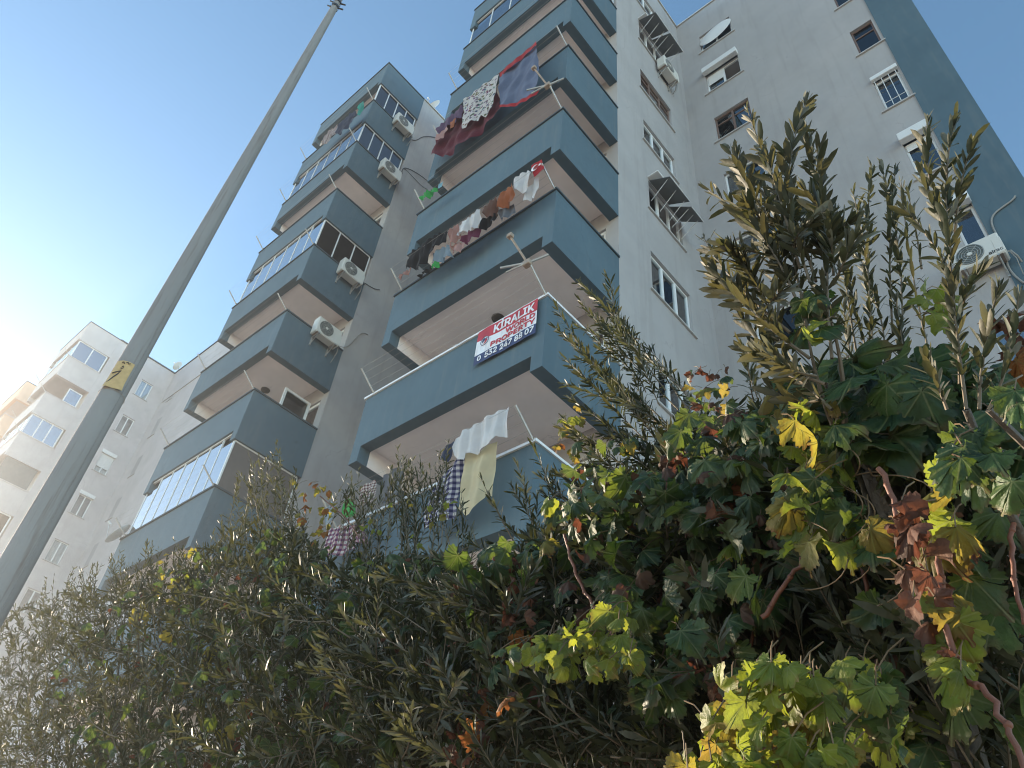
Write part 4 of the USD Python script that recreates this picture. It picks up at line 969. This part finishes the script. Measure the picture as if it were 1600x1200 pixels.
# middle shoots and right tall one
L, S = [], []
for a, b, n_ in [((1352, 600), (1334, 305), 40), ((1372, 610), (1362, 262), 48), ((1400, 600), (1378, 262), 46), ((1395, 520), (1400, 262), 34), ((1340, 560), (1310, 350), 26), ((1380, 640), (1342, 400), 24), ((1345, 640), (1318, 480), 22), ((1420, 640), (1400, 470), 20), ((1360, 560), (1325, 420), 20)]:
    sh(L, S, a, 1.32, b, 1.28, int(n_*1.4), .020, .040, r=.0026, bend=.06, wr=.115, spread=.8)
for a, b, n_ in [((1470, 620), (1408, 285), 40), ((1440, 420), (1418, 300), 14)]:
    sh(L, S, a, 1.30, b, 1.25, n_, .025, .042, r=.0026, bend=.03)
for a, b, n_ in [((1510, 640), (1478, 300), 34), ((1486, 330), (1450, 190), 20), ((1486, 340), (1494, 182), 20), ((1492, 370), (1519, 225), 18), ((1488, 400), (1438, 270), 14), ((1492, 440), (1412, 325), 14), ((1500, 500), (1535, 420), 12), ((1530, 640), (1560, 450), 20), ((1545, 640), (1592, 462), 14), ((1480, 640), (1450, 560), 10), ((1500, 600), (1470, 400), 18)]:
    sh(L, S, a, .86, b, .82, int(n_*1.35), .017, .033, r=.0024, bend=.08, wr=.125, spread=.8)
fL, fS = fill_region(1400, 1650, 460)
olive_tree('slender olive tree with upright shoots against the blue grey stripe', [(1.72, -.02, GZ), (1.7, .02, -.6), (1.5, .02, .25), (1.3, .03, .7)], [at(1372, 610, 0, 1.32), at(1510, 640, 0, .86), at(1470, 620, 0, 1.3), at(1545, 640, 0, .86)], L, S, fL, fS, 'olive_leaf_bronze')
# centre tree leaning left
L, S = [], []
for a, b, n_ in [((1075, 640), (903, 440), 76), ((1000, 530), (905, 468), 26), ((1090, 690), (868, 478), 86), ((1060, 640), (930, 500), 40), ((1085, 735), (868, 512), 80), ((1040, 660), (905, 560), 40), ((1080, 760), (886, 562), 66), ((1000, 640), (884, 600), 26), ((1085, 790), (890, 622), 60), ((1010, 740), (882, 655), 36), ((1060, 800), (902, 690), 46),
                 ((1000, 560), (950, 455), 20), ((1040, 610), (965, 500), 24), ((1100, 660), (1010, 540), 26), ((980, 560), (900, 510), 20), ((1000, 800), (870, 740), 36), ((960, 830), (850, 770), 28), ((1080, 700), (975, 620), 34), ((1050, 720), (960, 590), 30),
                 ((860, 880), (800, 760), 26), ((850, 870), (770, 850), 20), ((830, 900), (740, 850), 22), ((812, 860), (752, 748), 14), ((835, 840), (806, 722), 18), ((880, 830), (835, 700), 18), ((900, 800), (845, 745), 18), ((1180, 640), (1165, 550), 10), ((1215, 690), (1162, 552), 16), ((1200, 720), (1128, 655), 16)]:
    sh(L, S, a, 1.82, b, nrg.uniform(1.6, 1.75), int(n_*1.25), .026, .050, r=.0030, bend=.05)
    for q_ in range(2 if n_ > 30 else 1):
        f_ = nrg.uniform(.15, .6); c_ = (a[0]+(b[0]-a[0])*f_, a[1]+(b[1]-a[1])*f_); e_ = (c_[0]+(b[0]-a[0])*.32+nrg.normal(0, 14), c_[1]+(b[1]-a[1])*.32+nrg.normal(0, 18))
        sh(L, S, c_, 1.75, e_, nrg.uniform(1.6, 1.8), int(n_*.45)+8, .024, .046, r=.0024, bend=.06)
fL, fS = fill_region(820, 1180, 720)
olive_tree('olive tree with feathery shoots leaning left across the side wall', [(2.0, 1.25, GZ), (1.98, 1.2, -.6), (1.9, 1.1, .3), (1.85, 1.05, .8)], [at(1075, 640, 0, 1.82), at(1090, 690, 0, 1.82), at(1085, 735, 0, 1.82), at(1060, 800, 0, 1.82), at(860, 880, 0, 1.82), at(1080, 760, 0, 1.82)], L, S, fL, fS, 'olive_leaf_bronze')
# left-middle tree in front of the low laundry
L, S = [], []
for i in range(125):
    bx_ = nrg.uniform(470, 730); tx_ = bx_ + nrg.normal(0, 26)
    top = np.interp(tx_, [440, 500, 540, 580, 620, 660, 690, 715, 760], [800, 790, 745, 770, 708, 715, 698, 740, 850]) + abs(nrg.normal(0, 55))
    if 480 < tx_ < 535 and top < 840: continue
    sh(L, S, (bx_, top+nrg.uniform(70, 130)), 2.15, (tx_, top), nrg.uniform(2.0, 2.2), int(nrg.integers(18, 30)), .022, .045, r=.0024, bend=.05)
for a, b, n_ in [((640, 860), (622, 700), 30), ((690, 850), (700, 690), 30), ((575, 870), (560, 735), 28), ((600, 800), (612, 735), 16), ((560, 800), (548, 740), 14)]:
    sh(L, S, a, 2.1, b, 2.1, n_, .022, .045, bend=.03)
for i in range(46):
    a = (nrg.uniform(400, 900), nrg.uniform(930, 1230)); ln_ = nrg.uniform(110, 230); an_ = math.radians(nrg.choice([nrg.normal(150, 14), nrg.normal(105, 18)]))
    e_ = (a[0]+ln_*math.cos(an_), a[1]-ln_*math.sin(an_)*.75)
    if e_[1] < 890: continue
    sh(L, S, a, nrg.uniform(1.45, 1.75), e_, nrg.uniform(1.28, 1.42), int(nrg.integers(26, 44)), .030, .058, r=.0032, bend=.07)
fL, fS = fill_region(420, 840, 980, .06)
olive_tree('bushy olive tree with fine shoots before the checked laundry', [(2.35, 3.4, GZ), (2.3, 3.35, -.4), (2.25, 3.3, .6), (2.2, 3.2, 1.4)], [at(640, 860, 0, 2.1), at(690, 850, 0, 2.1), at(575, 870, 0, 2.1), at(520, 880, 0, 2.1)], L, S, fL, fS, 'olive_leaf_bronze')
# far left tree
L, S = [], []
for i in range(150):
    tx_ = nrg.uniform(60, 470)
    top = np.interp(tx_, [40, 80, 130, 200, 290, 340, 385, 430, 455, 480], [925, 890, 885, 855, 835, 790, 712, 690, 735, 800]) + abs(nrg.normal(0, 45))
    if 300 < tx_ < 370: top += 25
    sh(L, S, (tx_+nrg.normal(10, 20), top+nrg.uniform(60, 120)), 2.05, (tx_, top), nrg.uniform(1.85, 2.1), int(nrg.integers(18, 28)), .024, .05, r=.0024, bend=.05)
for a, b, n_ in [((430, 850), (388, 705), 34), ((440, 850), (432, 690), 34), ((450, 840), (462, 735), 22), ((420, 830), (405, 730), 20)]:
    sh(L, S, a, 1.95, b, 1.95, n_, .024, .05, bend=.03)
for i in range(34):
    a = (nrg.uniform(0, 420), nrg.uniform(1000, 1230)); ln_ = nrg.uniform(90, 190); an_ = math.radians(nrg.normal(115, 30))
    e_ = (a[0]+ln_*math.cos(an_), a[1]-ln_*math.sin(an_)*.75)
    if e_[1] < 930: continue
    sh(L, S, a, nrg.uniform(1.6, 1.85), e_, nrg.uniform(1.45, 1.6), int(nrg.integers(22, 38)), .028, .055, r=.003, bend=.08)
fL, fS = fill_region(-50, 440, 1000, .06)
olive_tree('hazy olive tree farthest left before the lowest balconies', [(2.4, 6.0, GZ), (2.35, 5.9, -.2), (2.3, 5.8, 1.0), (2.2, 5.6, 1.9)], [at(430, 850, 0, 1.95), at(200, 930, 0, 2.0), at(330, 880, 0, 2.0), at(120, 960, 0, 2.0)], L, S, fL, fS, 'olive_leaf_bronze')

# ------------------------------------------------------------------ grape vine leaves
HALF = np.array([(.05, -.08), (.18, -.28), (.40, -.27), (.55, -.08), (.50, .05), (.66, .13), (.74, .34), (.60, .47), (.42, .45), (.45, .64), (.30, .80), (.13, .86), (0, 1.08)])
def vine_template(rich):
    h = HALF
    if rich:
        o = []
        for i in range(len(h)-1):
            a, b = h[i], h[i+1]; m_ = a*.62+b*.38; m2 = a*.28+b*.72; nrm = np.array([b[1]-a[1], -(b[0]-a[0])]); nrm /= np.linalg.norm(nrm)
            o += [a, m_ - nrm*.045, m2 + nrm*.035]
        o.append(h[-1]); h = np.array(o)
    out = np.vstack([h, (h*[-1, 1])[::-1][1:]])
    n = len(out)
    mid = out*.52 + [0, .04]
    v = np.vstack([[[0, .02]], mid, out]); f = []
    for j in range(n):
        k = (j+1) % n
        f += [[0, 1+j, 1+k], [1+j, 1+n+j, 1+n+k], [1+j, 1+n+k, 1+k]]
    return v, np.array(f)
VT = {True: vine_template(True), False: vine_template(False)}
def vine_leaf(p, tip, nrm, size, rich, curl=0.0, fold=.25):
    v, f = VT[rich]
    x, y = v[:, 0].copy(), v[:, 1].copy()
    x *= nrg.uniform(.88, 1.12)
    th = np.arctan2(x, y); g_ = 1 + .10*np.sin(2*th+nrg.uniform(0, 6)) + .07*np.sin(5*th+nrg.uniform(0, 6)) + .04*np.sin(9*th+nrg.uniform(0, 6))
    x *= g_; y *= g_; x += .10*nrg.normal()*y*y
    r = np.hypot(x, y)
    z = -fold*np.abs(x) - nrg.uniform(.02, .22)*r**2 + nrg.uniform(.03, .08)*np.sin(th*nrg.integers(3, 6)+nrg.uniform(0, 6))*r + .02*np.sin(x*17+y*13+nrg.uniform(0, 6))
    if curl:
        k1 = curl*nrg.uniform(.6, 1.3)*(1 if nrg.random() < .7 else -1); k2 = curl*nrg.uniform(.2, .9)
        a = k1*x; z = z*np.cos(a) - (1-np.cos(a))/k1; x = np.sin(a)/k1
        b = k2*(y-.2); z = z*np.cos(b) - (1-np.cos(b))/k2; y = .2+np.sin(b)/k2
        z += .05*curl*np.sin(th*7+nrg.uniform(0, 6))*r
    tip = unit(tip); nrm = unit(nrm - (nrm@tip)*tip); s = np.cross(tip, nrm)
    V = p + size*(x[:, None]*s + y[:, None]*tip + z[:, None]*nrm)
    return V, f, v
class Vine:
    def __init__(self, name, label, base):
        self.t = thing(name, label, 'grape vine', base); self.leaves = []; self.pet = []; self.canes = []
    def add(self, px, py, x, size, m_, tip=None, nrm=None, curl=0., fold=.25, petiole=.042):
        p = at(px, py, 0, x)
        tip = np.array([nrg.normal(-.1, .35), nrg.normal(0, .5), -.65+nrg.normal(0, .35)]) if tip is None else np.array(tip, float)
        nrm = np.array([-.65+nrg.normal(0, .35), nrg.normal(-.15, .5), .35+nrg.normal(0, .35)]) if nrm is None else np.array(nrm, float)
        size = size*.64; self.leaves.append((p, tip, nrm, size, m_, curl, fold))
        if petiole and nrg.random() < .6:
            e = p - unit(tip)*petiole*.5 + np.array([.04, nrg.normal(0, .02), .03])*nrg.uniform(.6, 1.2)
            self.pet.append(tube(bez(p, (p+e)/2+np.array([0, 0, .012]), e, [0, .5, 1]), .0010, 4, cap=False))
    def region(self, poly, n, x0, x1, s0, s1, mix, curl=None, **k):
        pg = Polygon(poly); b = pg.bounds; c = 0
        names, w = list(mix), np.array(list(mix.values()), float); w /= w.sum()
        n = int(n*1.75)
        while c < n:
            px, py = nrg.uniform(b[0], b[2]), nrg.uniform(b[1], b[3])
            if not pg.contains(Point(px, py)): continue
            m_ = names[nrg.choice(len(names), p=w)]
            cu = nrg.uniform(1.6, 3.6) if m_ == 'vine_leaf_dry' else (nrg.uniform(.6, 1.8) if m_ in ('vine_leaf_orange', 'vine_leaf_yellow') else nrg.uniform(.5, 2.1))
            f_ = .62 if m_ == 'vine_leaf_dry' else 1.0
            self.add(px, py, nrg.uniform(x0, x1), nrg.uniform(s0, s1)*f_, m_, curl=cu if curl is None else curl, **k); c += 1
    def cane(self, pts, x, r, r1=None, label=None):
        P = np.array([at(a, b, 0, x if np.isscalar(x) else x[i]) for i, (a, b) in enumerate(pts)])
        from scipy.interpolate import CubicSpline
        k = np.linspace(0, len(P)-1, 4*len(P)); C = CubicSpline(np.arange(len(P)), P)(k); C[1:-1] += nrg.normal(0, .0016, (len(C)-2, 3))
        r *= .68
        obj('cane', tube(C, r, 7, (r1 or r*1.03)*.68), 'vine_cane', self.t, smooth=60)
        for c in C[2::5]:
            s_ = trimesh.creation.icosphere(1, r*1.12); obj('node', (s_.vertices + c, s_.faces), 'vine_cane', self.t, smooth=True)
    def finish(self, cap=295):
        if self.pet: obj('petioles', join(self.pet), 'vine_petiole', self.t, kind='stuff')
        sz = []
        for p, *_r in self.leaves:
            q = project(p); sz.append(_r[2]/np.linalg.norm(p)*(1 if 0 < q[0] < 1600 and 0 < q[1] < 1200 else .01))
        o = np.argsort(-np.array(sz)); rest = {}
        for r_, i in enumerate(o):
            p, tip, nrm, size, m_, curl, fold = self.leaves[i]
            rich = r_ < cap
            V, f, uv = vine_leaf(p, tip, nrm, size, rich, curl, fold)
            if r_ < cap: obj('leaf', (V, f), m_, self.t, smooth=True, uv=uv)
            else: rest.setdefault(m_, []).append((V, f, uv))
        for m_, LL in rest.items():
            obj('small_leaves', join([(a, b) for a, b, _ in LL]), m_, self.t, smooth=True, uv=np.vstack([c for _, _, c in LL]), kind='stuff')
GR, LI, YE, ORG, DR = 'vine_leaf_green', 'vine_leaf_lime', 'vine_leaf_yellow', 'vine_leaf_orange', 'vine_leaf_dry'
v1 = Vine('grape_vine', 'grape vine at right with large dark leaves and reddish hanging canes', (1.5, .3, GZ))
v1.region([(1240, 590), (1330, 560), (1470, 575), (1600, 560), (1640, 700), (1500, 720), (1300, 690)], 66, 1.08, 1.3, .10, .145, {GR: 1}, nrm=None)
v1.region([(1450, 600), (1640, 640), (1640, 840), (1560, 850), (1500, 740)], 26, 1.1, 1.3, .10, .14, {GR: .75, LI: .25})
v1.region([(1250, 600), (1310, 590), (1320, 740), (1390, 760), (1380, 860), (1220, 870), (1210, 800)], 32, .98, 1.18, .065, .095, {LI: .5, YE: .15, GR: .35})
v1.region([(1395, 770), (1460, 760), (1465, 950), (1420, 960)], 7, .86, .92, .075, .105, {DR: 1})
v1.region([(1430, 700), (1480, 690), (1530, 1060), (1470, 1060), (1425, 880)], 13, .95, 1.02, .062, .095, {LI: .5, YE: .25, DR: .25})
v1.region([(1070, 1170), (1130, 1060), (1200, 1030), (1290, 1060), (1330, 1210), (1060, 1260)], 66, .84, .98, .040, .066, {LI: .85, YE: .15})
v1.region([(1290, 1020), (1400, 1040), (1400, 1160), (1300, 1150)], 16, .95, 1.1, .05, .075, {GR: .7, LI: .3})
v1.region([(1250, 860), (1640, 840), (1640, 1260), (1250, 1260)], 26, 1.15, 1.5, .08, .12, {GR: .62, DR: .26, YE: .08, LI: .04})
v1.region([(1535, 490), (1610, 480), (1620, 570), (1560, 560)], 5, 1.12, 1.2, .09, .12, {DR: .8, ORG: .2})
v1.region([(1440, 440), (1490, 445), (1480, 510), (1445, 500)], 6, 1.1, 1.2, .04, .06, {LI: 1})
v1.region([(1225, 470), (1290, 460), (1310, 540), (1240, 545)], 9, .98, 1.06, .05, .07, {GR: .6, LI: .4})
v1.region([(1195, 610), (1250, 590), (1260, 700), (1200, 700)], 12, 1.1, 1.25, .05, .08, {GR: .4, YE: .3, DR: .3})
for px, py, s in [(1500, 850, .09), (1515, 900, .085), (1560, 800, .10), (1385, 600, .11), (1330, 590, .12), (1440, 610, .11), (1550, 640, .11)]:
    v1.add(px, py, 1.04, s, GR, curl=.5, nrm=(-.85, -.1, .35))
v1.region([(1470, 590), (1600, 600), (1600, 760), (1490, 740)], 7, .78, .86, .055, .08, {GR: 1})
v1.cane([(1372, 732), (1400, 795), (1412, 850), (1425, 880)], 1.0, .0062)
v1.cane([(1468, 755), (1470, 850), (1474, 950), (1500, 1050), (1535, 1075), (1575, 1140), (1600, 1215)], [1.0, .99, .98, .97, .96, .95, .94], .0065)
v1.cane([(1190, 965), (1225, 915), (1262, 868)], 1.18, .007)
v1.cane([(1150, 1190), (1225, 1160), (1285, 1125)], .95, .005)
v1.cane([(1345, 870), (1365, 960), (1395, 1075)], 1.25, .006); v1.cane([(1590, 800), (1585, 880), (1600, 975)], 1.0, .005)
v1.cane([(1480, 640), (1530, 690), (1600, 720)], 1.2, .006); v1.cane([(1390, 620), (1480, 650), (1560, 625)], 1.22, .006)
v1.cane([(1600, 1250), (1640, 1500), (1650, 2600)], [1.2, 1.35, 1.5], .012, .02)
# a few curling tendrils
for i in range(14):
    a = at(nrg.uniform(1250, 1420), nrg.uniform(680, 880), 0, 1.05); k = np.linspace(0, 1, 14)
    c = a + np.stack([.02*np.sin(k*7+i), .05*k*np.cos(k*5+i)+.03*k*(-1)**i, -.07*k+.02*np.sin(k*6+i)], 1)
    obj('tendril', tube(c, .0011, 4, cap=False), 'vine_petiole', v1.t, smooth=True)
v1.finish()
v2 = Vine('grape_vine', 'grape vine in the middle with mixed green and withered brown leaves', (1.6, 1.4, GZ))
v2.region([(830, 800), (900, 730), (1000, 740), (1080, 640), (1200, 640), (1250, 760), (1250, 960), (1150, 1080), (1000, 1090), (900, 960), (820, 900)], 205, 1.22, 1.6, .075, .115, {GR: .80, DR: .15, YE: .01, LI: .04})
v2.region([(1000, 700), (1220, 640), (1240, 860), (1100, 900)], 34, 1.2, 1.4, .08, .12, {GR: .64, DR: .34, ORG: .02})
v2.region([(778, 1010), (860, 990), (930, 945), (1000, 960), (985, 1050), (880, 1060), (790, 1035)], 40, 1.0, 1.12, .036, .06, {LI: .8, GR: .2})
v2.region([(870, 620), (905, 610), (905, 720), (870, 700)], 8, 1.66, 1.75, .05, .07, {YE: .6, LI: .3, ORG: .1})
v2.region([(890, 690), (1000, 680), (980, 740), (900, 750)], 12, 1.6, 1.75, .05, .075, {LI: .3, YE: .3, GR: .4})
v2.region([(1070, 575), (1135, 565), (1140, 640), (1085, 640)], 12, 1.5, 1.6, .05, .075, {GR: .5, DR: .3, YE: .2})
v2.region([(820, 1050), (1090, 1080), (1090, 1260), (800, 1260)], 46, 1.5, 2.1, .06, .09, {GR: .7, DR: .3})
v2.region([(700, 1060), (780, 1060), (780, 1170), (690, 1160)], 6, 1.35, 1.5, .07, .09, {DR: .7, YE: .2, ORG: .1})
v2.add(1135, 770, 1.3, .075, ORG, curl=1.6); v2.add(1125, 810, 1.3, .07, DR, curl=2.6); v2.add(790, 1090, 1.3, .07, ORG, curl=2.2); v2.add(1040, 930, 1.25, .09, GR); v2.add(1165, 900, 1.2, .085, LI, curl=1); v2.add(1180, 930, 1.2, .08, GR); v2.add(1120, 1000, 1.25, .085, GR)
v2.cane([(882, 835), (905, 905), (930, 950), (985, 1030), (1045, 1058)], 1.3, .0062); v2.cane([(1045, 1058), (1090, 1050), (1140, 1020)], 1.3, .0058)
v2.cane([(1180, 980), (1150, 1060), (1100, 1105)], 1.3, .005); v2.cane([(1130, 860), (1180, 850), (1230, 830)], 1.45, .005); v2.cane([(1050, 1090), (1035, 1150), (1020, 1210)], 1.5, .004)
v2.cane([(1000, 1250), (1010, 1600), (1000, 2600)], [1.7, 1.75, 1.8], .014, .022)
v2.finish()
v3 = Vine('grape_vine', 'grape vine at left with yellow leaves in the low sun haze', (2.0, 4.0, GZ))
v3.region([(240, 900), (310, 850), (420, 830), (520, 860), (700, 870), (830, 860), (840, 960), (780, 1180), (500, 1260), (150, 1240), (60, 1050), (150, 950)], 270, 1.5, 1.95, .07, .10, {GR: .82, DR: .16, YE: .02})
v3.region([(700, 870), (840, 830), (850, 1100), (720, 1100)], 50, 1.35, 1.55, .08, .115, {DR: .45, GR: .53, ORG: .02})
v3.region([(245, 870), (300, 850), (320, 880), (275, 945), (240, 930)], 16, 1.72, 1.8, .045, .068, {YE: .8, LI: .2})
v3.region([(195, 935), (235, 945), (232, 980), (205, 975)], 5, 1.7, 1.76, .05, .07, {YE: 1})
v3.region([(455, 750), (520, 755), (525, 800), (500, 860), (460, 840)], 20, 1.9, 2.0, .045, .07, {YE: .75, ORG: .2, LI: .05})
v3.region([(300, 1000), (360, 990), (350, 1040), (300, 1045)], 8, 1.7, 1.76, .055, .08, {YE: .4, LI: .6})
v3.region([(560, 780), (720, 780), (720, 880), (560, 880)], 16, 1.95, 2.05, .03, .05, {LI: .6, YE: .4})
v3.region([(690, 1130), (770, 1100), (770, 1200), (700, 1200)], 5, 1.35, 1.45, .07, .09, {DR: .8, ORG: .2})
v3.cane([(500, 775), (530, 800), (545, 815), (560, 840)], 1.95, .005); v3.cane([(360, 930), (400, 1010), (420, 1100)], 1.75, .005); v3.cane([(700, 1010), (740, 985), (790, 950)], 1.55, .004)
v3.cane([(450, 1250), (460, 1500), (470, 2300)], [2.0, 2.1, 2.2], .014, .022)
v3.finish()

# ------------------------------------------------------------------ air
mat('air', {'v': ('principled_volume', {'color': (.88, .93, 1.0), 'density': HAZE_DENSITY, 'anisotropy': HAZE_G})}, [], surface=None, volume='v.volume')
tagp(obj('haze', bx(-400, 400, -400, 400, GZ-1.3, 33.6), 'air'), 'faint sunlit haze in the street air', kind='stuff')
